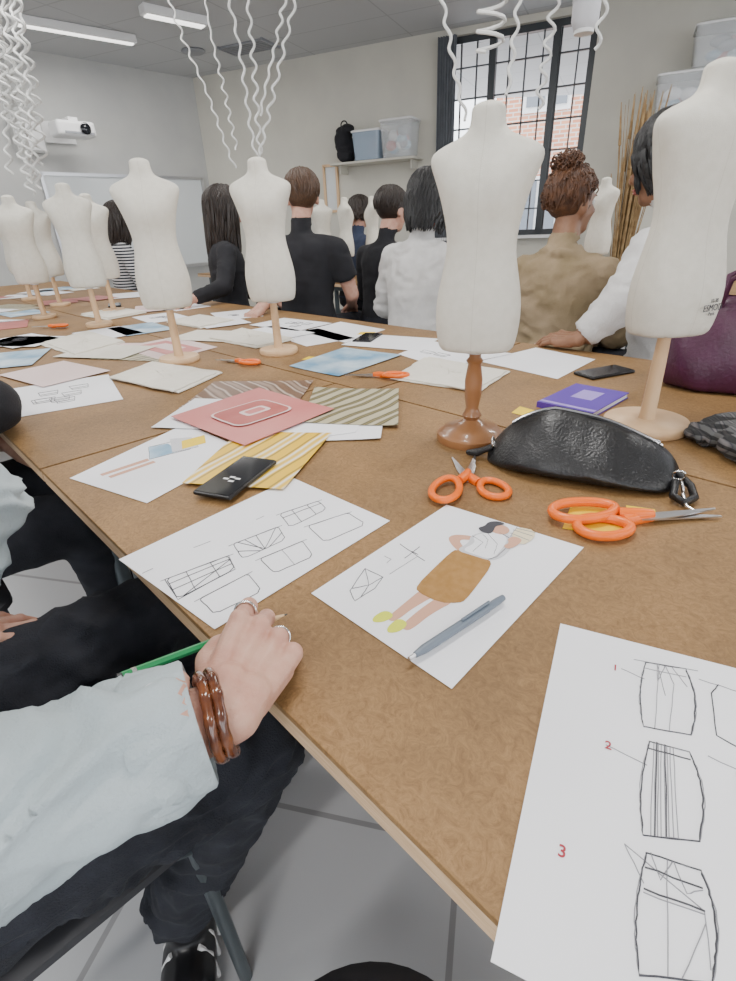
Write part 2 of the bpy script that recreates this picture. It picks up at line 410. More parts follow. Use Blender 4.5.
def onW(name,t): p=W(t); return empty(name,(p.x,p.y,0),ang)
e=onW('wall_shelf',2.62)
b=B(); b.box((0,-.17,1.78),(1.05,.34,.02))
for x in(-.45,.45): b.box((x,-.12,1.73),(.02,.2,.09))
b.obj('board',M['wall'],parent=e,smooth=False)
def bin_(name,par_t,x,z,w,d,h,m,yo=-.19):
    e=onW(name,par_t)
    b=B()
    def rr(wx,dy,zz,n=6):
        pts=[]
        for cx,cy,a0 in((1,1,0),(-1,1,90),(-1,-1,180),(1,-1,270)):
            for i in range(n): 
                a=math.radians(a0+90*i/(n-1)); r=.03
                pts.append(V((x+cx*(wx/2-r)+r*math.cos(a),yo+cy*(dy/2-r)+r*math.sin(a),zz)))
        return pts
    b.loft([rr(w*.88,d*.88,z),rr(w,d,z+h),rr(w-.01,d-.01,z+h),rr(w*.88-.01,d*.88-.01,z+.008)],cap=False)
    b.add(rr(w*.88,d*.88,z),[list(range(24))]); b.obj('tub',m,parent=e)
    b=B(); b.loft([rr(w+.02,d+.02,z+h),rr(w+.02,d+.02,z+h+.015),rr(w-.03,d-.03,z+h+.025)]); b.obj('lid',M['white'],parent=e)
    b=B()
    for i in range(10):
        b.ell((x+random.uniform(-.26,.26)*w,yo+random.uniform(-.22,.22)*d,z+h*.24+random.uniform(0,h*.5)),(w*.16,d*.18,h*.15),i%4)
    b.obj('contents',[M['bluep'],M['redp'],M['grey'],M['paper']],parent=e)
bin_('storage_box',2.62,-.06,1.795,.34,.30,.27,M['binb']); bin_('storage_box',2.62,.31,1.795,.38,.30,.34,M['bin'])
e=onW('backpack',2.62)
b=B(); b.ell((-.38,-.16,1.93),(.12,.12,.14),tag=0); b.ell((-.40,-.2,2.02),(.11,.1,.14),tag=0); b.ell((-.37,-.26,1.88),(.09,.05,.08),tag=0); b.ell((-.33,-.22,2.12),(.08,.07,.05),tag=0)
remesh(b,'body',[M['blackc']],.012,cloth=(0,),wr=.01).parent=e
b=B(); b.torus((-.39,-.18,2.17),(0,1,0),.04,.008); b.obj('handle',M['black'],parent=e)
e=onW('wall_mirror',1.93)
b=B(); 
for x in(-.09,.09): b.box((x,-.02,1.55),(.03,.03,.5))
for z in(1.30,1.80): b.box((0,-.02,z),(.21,.03,.03))
b.obj('frame',M['lwood'],parent=e,smooth=False)
b=B(); b.box((0,-.008,1.55),(.17,.01,.5)); b.obj('glass',M['whiteb'],parent=e,smooth=False)
e=onW('cupboard',6.2)
b=B(); b.box((0,-.26,.92),(1.5,.5,1.84)); b.obj('carcass',M['wallg'],parent=e,smooth=False,bevel=.005)
b=B()
for x in(-.375,.375): b.box((x,-.515,.92),(.72,.018,1.76))
b.obj('doors',M['wall'],parent=e,smooth=False,bevel=.003)
b=B()
for x in(-.05,.05): b.box((x,-.535,1.0),(.015,.02,.14))
b.obj('handles',M['steel'],parent=e,smooth=False)
for i,x in enumerate((-.5,0,.48)): bin_('storage_box',6.2,x,1.85,.46,.38,.34,M['bin'],-.28)
bin_('storage_box',6.2,-.25,2.22,.5,.36,.28,M['bin'],-.28); bin_('storage_box',6.2,.35,2.22,.5,.36,.30,M['bin'],-.28)
e=empty('dried_reed_vase',(2.22,4.72,0))
b=B(); b.rev([(0,0),(.12,0),(.15,.15),(.16,.4),(.10,.6),(.08,.68),(.07,.68),(.09,.58),(.0,.3)]); b.obj('vase',M['grey'],parent=e)
b=B()
for i in range(90):
    a=random.uniform(0,6.28); r=random.uniform(.02,.19); h=random.uniform(1.35,1.98); x0=.05*math.cos(a);y0=.05*math.sin(a)
    pts=[V((x0+(r*math.cos(a)-x0)*k**1.6,y0+(r*math.sin(a)-y0)*k**1.6,.35+(h-.35)*k)) for k in (0,.25,.5,.75,1)]
    b.tube(pts,[.005,.005,.004,.004,.002],n=5)
    if i%2: b.caps(pts[3].lerp(pts[4],.3),pts[4],.012,.003,n=6,h=2)
b.obj('stems',M['reed'],parent=e)

def fixture(x,y,yaw,l=1.25,w=.16,power=22):
    e=empty('ceiling_light',(x,y,HC),yaw)
    b=B(); b.box((0,0,-.035),(l,w,.07)); b.obj('housing',M['white'],parent=e,smooth=False,bevel=.01)
    b=B(); b.box((0,0,-.074),(l-.06,w-.04,.01)); b.obj('diffuser',M['lamp'],parent=e,smooth=False)
    ld=bpy.data.lights.new('tube_light','AREA'); ld.shape='RECTANGLE'; ld.size=l-.06; ld.size_y=w; ld.energy=power; ld.color=(1,.98,.95)
    lo=bpy.data.objects.new('tube_light',ld); sc.collection.objects.link(lo); lo.parent=e; lo.location=(0,0,-.085)
fixture(-2.55,6.34,math.radians(41),1.1,.10,20); fixture(-1.55,6.1,math.radians(41),.6,.12,12)
for x,y in((-1.6,3.2),(1.0,3.9),(-3.8,4.6),(.2,1.2),(2.8,2.8),(-2.2,.6),(-.6,-1.4),(2.4,-.6),(-4.6,-.6)):  # extra fixtures out of view, added to light the room
    fixture(x,y,math.radians(-47+90),1.25,.16,34)
b=B(); b.rev([(0,0),(.12,0),(.13,-.012),(.10,-.03),(.07,-.035),(.0,-.035)]); b.obj('ceiling_vent',M['grey'],loc=(-1.70,7.25,HC))
e=empty('ceiling_grille',(-1.08,7.2,HC),ang); b=B()
for i in range(7): b.box((0,-.15+.05*i,-.012),(.55,.02,.02))
b.box((-.28,0,-.012),(.02,.36,.025)); b.box((.28,0,-.012),(.02,.36,.025)); b.obj('slats',M['grey'],parent=e,smooth=False)

def cord(p0,p1,amp=.016,wl=.075,r=.0065,ph=0,flat=.6):
    p0=V(p0);p1=V(p1); d=p1-p0; L=d.length; n=int(L/wl*9); pts=[]
    u=V((1,0,0)); w=V((0,1,0))
    for i in range(n+1):
        k=i/n; a=ph+2*math.pi*L*k/wl; am=amp*(.7+.7*noise.noise(V((ph,k*5,1))))
        drift=.03*noise.noise(V((k*3,ph*2,0)))
        pts.append(p0+d*k+u*(am*math.cos(a)+drift)+w*am*flat*math.sin(a))
    return pts
def cords(name,lst,r=.0065):
    b=B(); e=empty(name,(lst[0][0][0],lst[0][0][1],HC))
    for i,(p0,p1,amp,wl) in enumerate(lst): b.tube(cord(p0,p1,amp,wl,r,ph=i*1.7),r,n=6)
    par(b.obj('spiral_cables',M['cord']),e)
    b=B()
    for p0,p1,_,_ in lst: b.rev([(0,0),(.04,0),(.04,-.03),(.015,-.05),(0,-.05)],(p0[0],p0[1],HC),n=16)
    par(b.obj('ceiling_roses',M['white']),e); return e
cords('hanging_spiral_cable',[((-.55,3,HC),(-.475,3,1.46),.012,.085),((-.36,3,HC),(-.462,3.02,1.44),.011,.08),((.13,3,HC),(-.45,3,1.46),.012,.085),((.03,3.1,HC),(-.43,3.03,1.62),.010,.07)],.0055)
cords('hanging_spiral_cable',[((-1.18,4,HC),(-.78,4,1.50),.013,.09),((-.86,4,HC),(-.76,4.02,1.6),.011,.08)],.0055)
lst=[]
for i in range(12):
    x=-1.60-.045*i+random.uniform(-.03,.03); lst.append(((x+.12,3.5+random.uniform(-.1,.1),HC),(-1.84+random.uniform(-.09,.07),3.5+random.uniform(-.08,.08),random.uniform(1.36,1.75)),random.uniform(.02,.04),random.uniform(.06,.09)))
lst.append(((-2.0,3.3,HC),(-2.0,3.3,1.5),.03,.08)); lst.append(((-1.9,3.2,HC),(-1.93,3.2,1.6),.03,.08))
cords('hanging_spiral_cable',lst,.007)
cords('hanging_spiral_cable',[((.03,2.5,HC),(.46,2.5,1.49),.012,.08),((.50,2.2,HC),(.47,2.2,1.63),.045,.05),((.68,2.4,HC),(.60,2.4,1.55),.010,.08)],.006)
cords('hanging_spiral_cable',[((1.15,2.6,HC),(.98,2.6,1.72),.022,.09),((.93,2.7,HC),(.80,2.7,1.55),.018,.08)],.006)
e=empty('ceiling_spotlight',(1.12,3.15,HC))
b=B(); b.rev([(0,0),(.05,0),(.05,-.03),(.015,-.04),(.015,-.62),(0,-.62)]); b.rev([(0,-.6),(.05,-.6),(.062,-.64),(.062,-.95),(.05,-.98),(.04,-.99),(0,-.99)]); b.torus((0,0,-.72),(0,0,1),.062,.004); b.torus((0,0,-.88),(0,0,1),.062,.004); b.obj('housing',M['shade'],parent=e)
b=B(); b.rev([(0,-.985),(.045,-.985),(.045,-1.0),(0,-1.005)]); b.obj('lens',M['white'],parent=e)

# ------------------------------------------------------------------ tables
def table(s0,s1,o0,o1):
    e=empty('work_table',T((s0+s1)/2,(o0+o1)/2),math.atan2(A2.y,A2.x))
    L=s1-s0; D=o1-o0
    b=B(); b.box((0,0,TZ-.004),(L,D,.008)); b.obj('hardboard_top',M['table'],parent=e,smooth=False,bevel=.001)
    b=B(); b.box((0,0,TZ-.0185),(L-.001,D-.001,.021)); b.obj('plywood_core',M['ply'],parent=e,smooth=False)
    b=B(); 
    for x in(-L/2+.08,L/2-.08):
        for y in(-D/2+.10,D/2-.10): b.tube([(x,y,.0),(x,y,TZ-.03)],.018,n=12)
        b.box((x,0,TZ-.05),(.03,D-.2,.04))
    for y in(-D/2+.10,D/2-.10): b.box((0,y,TZ-.05),(L-.16,.03,.04))
    b.obj('steel_frame',M['tube'],parent=e)
    return e
for s0,s1 in((-1.3,1.08),(1.088,3.4),(3.408,6.2)): table(s0,s1,.160,.902)
for s0,s1 in((-1.3,.95),(.958,3.1),(3.108,6.2)): table(s0,s1,.908,1.655)
for s0,s1 in((-1.2,1.2),(1.208,3.4),(3.408,5.4)): table(s0,s1,2.75,3.48); 
for s0,s1 in((-1.2,1.2),(1.208,3.4)): table(s0,s1,3.486,4.2)

# ------------------------------------------------------------------ mannequins
TORSO=[(0.0,.068,.050,.052),(.006,.074,.054,.057),(.03,.080,.057,.062),(.07,.083,.058,.065),(.10,.081,.056,.061),(.135,.074,.050,.051),(.17,.066,.046,.044),(.195,.063,.045,.042),(.225,.066,.049,.044),
 (.255,.073,.060,.047),(.28,.080,.064,.050),(.305,.090,.057,.052),(.325,.0985,.047,.050),(.338,.0985,.038,.045),(.348,.088,.032,.038),(.357,.064,.028,.034),(.365,.042,.026,.030),(.374,.031,.025,.028),(.388,.0285,.0245,.026),(.400,.0285,.0245,.026),(.406,.0265,.0225,.024),(.4115,.015,.013,.013),(.413,.002,.002,.002)]
MPOS=[]
def mannequin(x,y,yaw,wood='lwood',s=1.0,base=.062,turned=False,label=False,gap=.175):
    MPOS.append((x,y))
    e=empty('dress_form_mannequin',(x,y,TZ),yaw)
    b=B(); n=40; rings=[]
    for z,w,f,k in TORSO:
        q=[]
        for i in range(n):
            a=2*math.pi*i/n; c=math.cos(a); sn=math.sin(a); ex=2/2.35
            X=w*abs(c)**ex*(1 if c>=0 else -1); Y=(f if sn>=0 else k)*abs(sn)**ex*(1 if sn>=0 else -1)
            if sn>0 and .24<z<.31: Y*=1+.10*math.exp(-((abs(X)-.036)/.018)**2)-.05
            q.append(V((X,Y,z)))
        rings.append(q)
    b.loft(rings); 
    b.obj('torso',M['linen'],parent=e,loc=(0,0,gap),sub=1,scale=s)
    b=B()
    if turned:
        prof=[(0,0),(base,0),(base*1.02,.006),(base,.014),(base*.86,.018),(base*.8,.024),(base*.45,.030),(.022,.036),(.014,.042),(.019,.050),(.014,.058),(.012,.066),(.016,.09),(.0165,.12),(.012,.15),(.016,.156),(.011,.162),(.010,gap+.02),(0,gap+.02)]
    else:
        prof=[(0,0),(base*.97,0),(base,.004),(base,.014),(base*.96,.018),(.016,.020),(.0145,.024),(.013,gap*.6),(.011,gap+.02),(0,gap+.02)]
    b.rev(prof,n=40); b.obj('stand',M[wood],parent=e)
    b=B(); b.rev([(0,0),(.02,0),(.02,.006),(0,.006)],(0,0,gap-.004)); b.obj('stand_collar',M['steel'],parent=e)
    if label:
        for tx,zz,sz in(('10-38',.072,.007),('ESMOD',.058,.012),('Paris',.050,.007)):
            cu=bpy.data.curves.new('label_text','FONT'); cu.body=tx; cu.size=sz*1.3; cu.align_x='CENTER'; cu.extrude=.0002
            cu.materials.append(M['ink']); t=bpy.data.objects.new('label_text',cu); sc.collection.objects.link(t); t.parent=e
            t.location=(label,-.0625*s,gap+zz*s-.01); t.rotation_euler=(math.radians(88),0,math.radians(14))
    return e
R_=math.radians
mannequin(.21,.96,R_(158),'walnut',.905,.066,True)
mannequin(.57,.98,R_(12),'lwood',.985,.080,label=.03,gap=.185)
mannequin(-.29,1.83,R_(170),'lwood',.99,.066,gap=.172)
mannequin(-.62,1.77,R_(190),'lwood',1.0,.066,gap=.172)
mannequin(-1.27,2.62,R_(190),'lwood',1.03,.06)
mannequin(-1.40,3.10,R_(190),'lwood',1.0,.06)
mannequin(-1.92,3.52,R_(170),'lwood',1.0,.06)
mannequin(-1.73,2.98,R_(195),'lwood',1.0,.06)
mannequin(-2.35,3.95,R_(180),'lwood',1.0,.06)
for x,y in((-.26,4.45),(-.08,4.25),(.12,4.3),(-1.3,5.2)): mannequin(x,y,random.uniform(0,6),'lwood',.95,.055)
mannequin(1.40,3.30,2,'lwood',.95,.055)

# ------------------------------------------------------------------ papers and table items
zc=[0.0]
def paper(name,c,m,lift=0,th=.0006,z=None,curl=0):
    if z is None: zc[0]+=.0002; z=.001+zc[0]%.003
    cx=sum(p[0] for p in c)/4; cy=sum(p[1] for p in c)/4
    e=empty(name,(cx,cy,TZ)); b=B(); n=10; top=[];bot=[]
    for j in range(n+1):
        for i in range(n+1):
            u=i/n;v=j/n
            x=(c[0][0]*(1-u)+c[1][0]*u)*(1-v)+(c[3][0]*(1-u)+c[2][0]*u)*v-cx
            y=(c[0][1]*(1-u)+c[1][1]*u)*(1-v)+(c[3][1]*(1-u)+c[2][1]*u)*v-cy
            h=z+curl*(abs(u-.5)*2)**3*.5+curl*(v)**4*.5*u
            top.append(V((x,y,h+th)));bot.append(V((x,y,h)))
    fs=[];o=(n+1)**2
    for j in range(n):
        for i in range(n):
            a=j*(n+1)+i; fs.append([a,a+1,a+n+2,a+n+1]); fs.append([o+a,o+a+n+1,o+a+n+2,o+a+1])
    for i in range(n):
        for a,bb in((i,i+1),(n*(n+1)+i+1,n*(n+1)+i),((i+1)*(n+1),i*(n+1)),(i*(n+1)+n,(i+1)*(n+1)+n)): fs.append([a,bb,o+bb,o+a][::-1])
    b.add(top+bot,fs); b.obj('sheet',m,parent=e,smooth=False)
    e['zt']=z+th
    return e
def cm(l): return [(a/100,b/100) for a,b in l]
def mm(l): return [(a/1000,b/1000) for a,b in l]
def lines(e,pls,m,r=.0006,name='pencil_lines',z=None):
    b=B(); z=(z if z is not None else e['zt'])+.0002; ex,ey=e.location.x,e.location.y
    for pl in pls:
        pts=[V((p[0]-ex,p[1]-ey,z)) for p in pl]
        q=[]
        for i in range(len(pts)-1):
            for k in range(4): q.append(pts[i].lerp(pts[i+1],k/4)+V((random.uniform(-1,1),random.uniform(-1,1),0))*.0004)
        q.append(pts[-1]); b.tube(q,r,n=4)
    return b.obj(name,m,parent=e,smooth=False)
def fill(e,pts,m,name='ink_shape',dz=.0003):
    b=B(); z=e['zt']+dz; ex,ey=e.location.x,e.location.y
    b.prism([(p[0]-ex,p[1]-ey) for p in pts],z-.0001,z+.0001); return b.obj(name,m,parent=e,smooth=False)
def smoothpoly(l,it=2):
    for _ in range(it):
        o=[]
        for i in range(len(l)):
            a=l[i];b_=l[(i+1)%len(l)]; o+= [(a[0]*.75+b_[0]*.25,a[1]*.75+b_[1]*.25),(a[0]*.25+b_[0]*.75,a[1]*.25+b_[1]*.75)]
        l=o
    return l
def lp(a,b_,t): return (a[0]+(b_[0]-a[0])*t,a[1]+(b_[1]-a[1])*t)
def closed(l): return l+[l[0]]
p1=paper('sketch_sheet',cm([(-34,58),(-13,81),(3,65),(-17.5,43.5)]),M['paper'],z=.0010)
S={}
S['A']=mm([(-259,531),(-192,576),(-176,546),(-233,490)]);S['B']=mm([(-191,605),(-134,646),(-118,612),(-170,568)])
S['C']=mm([(-136,684),(-80,720),(-65,693),(-116,644)]);S['D']=mm([(-90,645),(-32,678),(-5,643),(-63,600)])
S['E']=mm([(-147,566),(-94,605),(-76,567),(-123,533)]);S['F']=mm([(-206,488),(-157,534),(-133,498),(-181,460)])
dark=[];lt=[]
for k in 'ABCDEF':
    a,b_,c,d=S[k]
    rc=[lp(a,b_,.04),lp(a,b_,.96),lp(b_,c,.08),lp(b_,c,.85),lp(c,d,.1),lp(c,d,.9),lp(d,a,.1),lp(d,a,.92)]
    dark.append(closed(rc)); dark.append([lp(a,b_,.04),lp(a,b_,.96)])
    lt.append([lp(a,b_,-.1),lp(a,b_,1.1)])
a,b_,c,d=S['A']; dark+= [[lp(a,d,.25),lp(b_,c,.25)],[lp(a,b_,.3),lp(d,c,.3)],[lp(a,b_,.7),lp(d,c,.72)],closed([lp(a,b_,-.03),lp(a,b_,1.02),lp(b_,c,1.02),lp(d,a,-.03)]),[lp(a,d,.55),lp(b_,c,.6)],[lp(d,c,0.1),lp(b_,c,.3)]]
a,b_,c,d=S['B']; dark+= [[lp(a,b_,.1),lp(d,c,.5),lp(a,b_,.95)],[lp(a,d,.5),lp(d,c,.4)],[lp(b_,c,.5),lp(d,c,.6)],[lp(a,b_,.5),lp(d,c,.5)],[lp(a,b_,.25),lp(d,c,.45)]]
a,b_,c,d=S['C']; dark+= [[lp(a,d,.3),lp(b_,c,.3)],[lp(a,b_,.3),lp(d,c,.3)],[lp(a,b_,.7),lp(d,c,.7)]]
a,b_,c,d=S['E']; lt+= [[lp(a,b_,.5),lp(d,c,.5)]]
lt+= [[(-.245,.60),(-.225,.615)],[(-.17,.67),(-.16,.68)],[(-.295,.545),(-.285,.555)]]
lines(p1,dark,M['ink'],.0006); lines(p1,lt,M['inkl'],.0005)
p2=paper('fashion_illustration_sheet',cm([(12,69),(28,56),(7,34),(-7.3,49)]),M['paper'],z=.0010)
lines(p2,[closed(mm([(-27,491),(-8,534),(14,515),(3,493),(-21,472)])),mm([(-8,534),(-4,500),(14,515)]),mm([(-24,495),(-4,500),(-14,478)]),mm([(40,587),(69,545)]),mm([(44,553),(66,578)]),mm([(50,572),(62,560)])],M['ink'],.0005)
lines(p2,[mm([(18,560),(26,552),(20,544)]),mm([(22,520),(60,555)])],M['inkl'],.0004)
fill(p2,smoothpoly(mm([(62,492),(80,480),(46,456),(28,438),(20,434),(14,440),(36,464)])),M['ochre2'],'leg_ink',.0002)
fill(p2,smoothpoly(mm([(80,476),(98,466),(64,444),(42,422),(34,419),(28,426),(52,452)])),M['ochre2'],'leg_ink',.0002)
fill(p2,smoothpoly(mm([(24,444),(14,454),(0,444),(-2,434),(12,434)])),M['lime'],'shoe_ink',.0004); fill(p2,smoothpoly(mm([(38,430),(28,440),(14,426),(14,416),(28,418)])),M['lime'],'shoe_ink',.0004)
fill(p2,smoothpoly(mm([(104,560),(114,568),(134,556),(152,541),(151,528),(128,494),(106,464),(98,460),(76,462),(52,484),(54,496),(80,530)]),1),M['ochre'],'skirt_ink',.0005)
fill(p2,smoothpoly(mm([(138,599),(160,608),(183,608),(196,590),(192,574),(170,545),(152,538),(132,552),(112,566),(134,582)])),M['shade'],'blouse_shadow_ink',.0006)
fill(p2,smoothpoly(mm([(141,597),(160,605),(180,603),(187,590),(182,576),(160,546),(150,542),(134,555),(120,566),(142,580)])),M['paper'],'blouse_ink',.0009)
fill(p2,smoothpoly(mm([(106,594),(114,604),(132,602),(144,596),(140,588),(122,592),(122,578),(130,560),(122,556),(112,570)])),M['ochre2'],'arm_ink',.0003)
fill(p2,smoothpoly(mm([(170,604),(172,616),(182,624),(193,620),(196,608),(190,600),(182,597)])),M['ochre2'],'face_ink',.0011)
fill(p2,smoothpoly(mm([(156,606),(152,618),(164,622),(170,632),(184,634),(194,626),(188,622),(178,620),(173,608),(166,600)])),M['ink'],'hair_ink',.0013)
fill(p2,smoothpoly(mm([(192,592),(208,616),(230,604),(222,584),(200,568)]),1),M['cream'],'book_ink',.0011)
fill(p2,smoothpoly(mm([(186,586),(196,592),(206,584),(200,574),(190,566),(180,562),(176,570),(186,576)])),M['ochre2'],'forearm_ink',.0013)
lines(p2,[mm([(194,600),(214,580)]),mm([(200,608),(222,590)]),mm([(192,592),(208,616)]),mm([(206,612),(228,598)])],M['inkl'],.0004,z=p2['zt']+.0012)
lines(p2,[mm([(141,598),(152,580),(134,560)]),mm([(163,604),(170,575),(160,552)]),mm([(180,603),(190,588),(186,574),(162,546),(150,541)]),mm([(156,600),(160,586),(152,566)])],M['ink'],.0003,z=p2['zt']+.0009)
p3=paper('skirt_drafting_sheet',[(.20,.42),(.388,.326),(.25,.046),(.06,.14)],M['paper'],z=.0010)
O=mm([(262,362),(295,351),(260,281),(225,292)]);Pp=mm([(223,278),(250,266),(219,200),(182,206)]);Q=mm([(179,195),(209,182),(182,126),(143,132)])
dk=[];l2=[]
def skirt(o,g=0):
    a,b_,c,d=o
    cr=[lp(a,d,i/5) for i in range(6)]
    side=[(p[0]-(.004+g)*math.sin(math.pi*i/5),p[1]-.001) for i,p in enumerate(cr)]
    si2=[(p[0]+(.006+g)*math.sin(math.pi*i/5),p[1]) for i,p in enumerate([lp(b_,c,i/5) for i in range(6)])]
    return closed(side+list(reversed(si2)))
for o in(O,Pp,Q): dk.append(skirt(o)); l2.append(skirt(o,.0012))
a,b_,c,d=O; l2+= [[lp(a,d,.12),lp(b_,c,.14)],[lp(a,b_,.3),lp(a,c,.3),lp(a,b_,.5)],[lp(a,b_,.5),lp(b_,d,.3),lp(d,c,.55)],[lp(a,b_,.65),lp(b_,c,.3)],[(.235,.355),lp(a,d,.3)],[lp(a,b_,-.3),lp(a,b_,1.3)],[lp(a,b_,.35),lp(d,c,.25)],[lp(a,b_,.3),lp(d,b_,.5)]]
a,b_,c,d=Pp
for t in(.12,.18,.24,.30,.38,.44,.52,.60): l2.append([lp(a,b_,t),lp(d,c,t+.03)])
for t in(.2,.4): dk.append([lp(a,b_,t),lp(d,c,t+.02)])
l2.append([(.186,.276),lp(a,d,.3)]); dk.append([lp(a,d,.1),lp(b_,c,.1)])
a,b_,c,d=Q; dk+= [[lp(a,d,.15),lp(b_,c,.18)],[lp(a,d,.35),lp(b_,c,.4)]]; l2+= [[lp(a,b_,.1),lp(a,c,.25),lp(a,b_,.5)],[lp(a,b_,.5),lp(b_,d,.25),lp(b_,c,.2)],[lp(a,b_,-.4),lp(b_,c,.4),lp(b_,c,.9)],[lp(a,b_,-.4),lp(a,d,.3)],[lp(d,c,.4),lp(a,b_,.4)],[lp(a,d,.38),lp(b_,c,.43)],[lp(d,c,.6),lp(b_,c,.5)]]
dk+= [mm([(314,331),(302,322),(280,280),(290,268),(318,256)]),mm([(276,248),(262,225),(258,215),(280,208)])]
l2+= [mm([(300,338),(330,320)]),mm([(262,262),(290,240)])]
lines(p3,dk,M['ink'],.0006); lines(p3,l2,M['inkl'],.0004)
for tx,(x,y),sz in(('1',(.226,.354),.011),('2',(.184,.273),.011),('3',(.118,.195),.012)):
    cu=bpy.data.curves.new('number','FONT'); cu.body=tx; cu.size=sz; cu.extrude=.0001; cu.materials.append(M['red']); cu.offset=.00015
    t=bpy.data.objects.new('number',cu); sc.collection.objects.link(t); t.parent=p3; t.location=(x-p3.location.x,y-p3.location.y,p3['zt']+.0004); t.rotation_euler=(0,0,R_(-26.6))
il=paper('fashion_illustration_sheet',cm([(-54,85),(-36,74),(-24,95),(-41,112)]),M['paper'],z=.001)
fill(il,mm([(-420,921),(-375,955),(-410,1000),(-445,985)]),M['bluep'],'skirt_ink',.0003); fill(il,mm([(-385,950),(-340,975),(-370,1030),(-414,1025)]),M['shade'],'top_ink',.0005)
lines(il,[mm([(-420,921),(-354,964),(-405,1010),(-445,985),(-420,921)]),mm([(-385,950),(-340,975),(-370,1030),(-414,1025)])],M['ink'],.0005)
fill(il,mm([(-490,861),(-426,925),(-418,915),(-482,853)]),M['ochre2'],'leg_ink'); fill(il,mm([(-470,850),(-410,912),(-402,905),(-462,842)]),M['ochre2'],'leg_ink')
fill(il,mm([(-370,965),(-330,995),(-345,1040),(-385,1010)]),M['yellow'],'bag_ink',.0006)
paper('fabric_photo_print',cm([(-46,123),(-43,147),(-14,143),(-17,120)]),M['str'],z=.002,curl=.003)
paper('fabric_photo_print',cm([(-48,110),(-20,104),(-16,124),(-44,131)]),M['paper'],z=.0035)
paper('fabric_photo_print',cm([(-19,98),(3,97),(5,117),(-17,120)]),M['paper'],z=.003,curl=.004)
paper('fabric_photo_print',cm([(-14,108),(7,103),(9,129),(-13,135)]),M['stb'],z=.006,curl=.006)
paper('fabric_photo_print',cm([(-22,96),(-2,101),(2,122),(-17,118)]),M['paper'],z=.0045)
paper('striped_photo_print',cm([(-32,80),(-14,76),(-7,101),(-27,104)]),M['sty'],z=.0055)
pk=paper('bag_photo_print',cm([(-45,115),(-24,95),(-7,115),(-28,136)]),M['pinkp'],z=.009,curl=.003)
def ringp(cx,cy,rx,ry,ro,n=20,sq=.6):
    out=[]
    for i in range(n):
        a=2*math.pi*i/n; c=math.cos(a);s_=math.sin(a)
        x=rx*abs(c)**sq*(1 if c>0 else -1); y=ry*abs(s_)**sq*(1 if s_>0 else -1)
        out.append((cx+x*math.cos(ro)-y*math.sin(ro),cy+x*math.sin(ro)+y*math.cos(ro)))
    return out
fill(pk,ringp(-.262,1.15,.080,.066,.8,sq=.35),M['palep'],'bag_shape',.0035); fill(pk,ringp(-.262,1.15,.075,.061,.8,sq=.35),M['redp'],'bag_panel',.0040); fill(pk,ringp(-.255,1.155,.034,.022,.8,sq=.35),M['palep'],'bag_buckle',.0045); fill(pk,ringp(-.255,1.155,.024,.013,.8,sq=.35),M['pinkp'],'bag_buckle_center',.0050)
paper('photo_print',cm([(-23,162),(-7,147),(13,170),(-6,186)]),M['bluep'],z=.002,curl=.003)
paper('paper_sheet',cm([(36,158),(52,135),(70,154),(58,173)]),M['paper'],z=.001)
s5=paper('sketch_sheet',cm([(12,172),(24,152),(48,165),(26,190)]),M['paper'],z=.001,curl=.003)
paper('paper_sheet',cm([(-25,222),(-6,195),(10,218),(-9,242)]),M['paper'],z=.001)
dc=cm([(-86,122),(-64,134),(-80,162),(-103,150)])
dl=paper('sketch_sheet',dc,M['paper'],z=.001)
def sketchy(e,c,n=5):
    pl=[]
    for i in range(n):
        u=random.uniform(.15,.7);v=random.uniform(.15,.7); w=.16;h=.13
        def q(a,b_): return lp(lp(c[0],c[1],a),lp(c[3],c[2],a),b_)
        pl.append([q(u,v),q(u+w,v),q(u+w*1.1,v+h),q(u-.02,v+h),q(u,v)]); pl.append([q(u,v+.04),q(u+w,v+.05)])
    lines(e,pl,M['ink'],.0009)
sketchy(dl,dc,7); sketchy(s5,cm([(12,172),(24,152),(48,165),(26,190)]),3)
kl=paper('photo_print',cm([(-94,204),(-67,177),(-54,197),(-78,222)]),M['palep'],z=.002)
fill(kl,mm([(-880,2045),(-660,1835),(-590,1950),(-790,2140)]),M['pinkp'],'bag_shape',.001); fill(kl,mm([(-820,2040),(-700,1930),(-660,1980),(-770,2080)]),M['palep'],'bag_panel',.0014)
pcol=['paper','paper','paper','bluep','palep','paper','redp','paper','calico','stb']
for i in range(60):
    s=random.uniform(1.25,5.2); o=random.uniform(.3,1.5)
    p=T(s,o)
    if p.y<1.9 and p.x>-.95: continue
    if any((p.x-mx_)**2+(p.y-my_)**2<.19**2 for mx_,my_ in MPOS): continue
    a=random.uniform(-.6,.6)+math.radians(45); w,h=.21,.297
    u=V((math.cos(a),math.sin(a)));v=V((-math.sin(a),math.cos(a))); c=V((p.x,p.y))
    cs=[tuple(c-u*w/2-v*h/2),tuple(c+u*w/2-v*h/2),tuple(c+u*w/2+v*h/2),tuple(c-u*w/2+v*h/2)]
    e=paper('loose_sheet',cs,M[pcol[i%10]],z=.001+.0007*(i%7))
    if i%10<2: sketchy(e,cs,4)

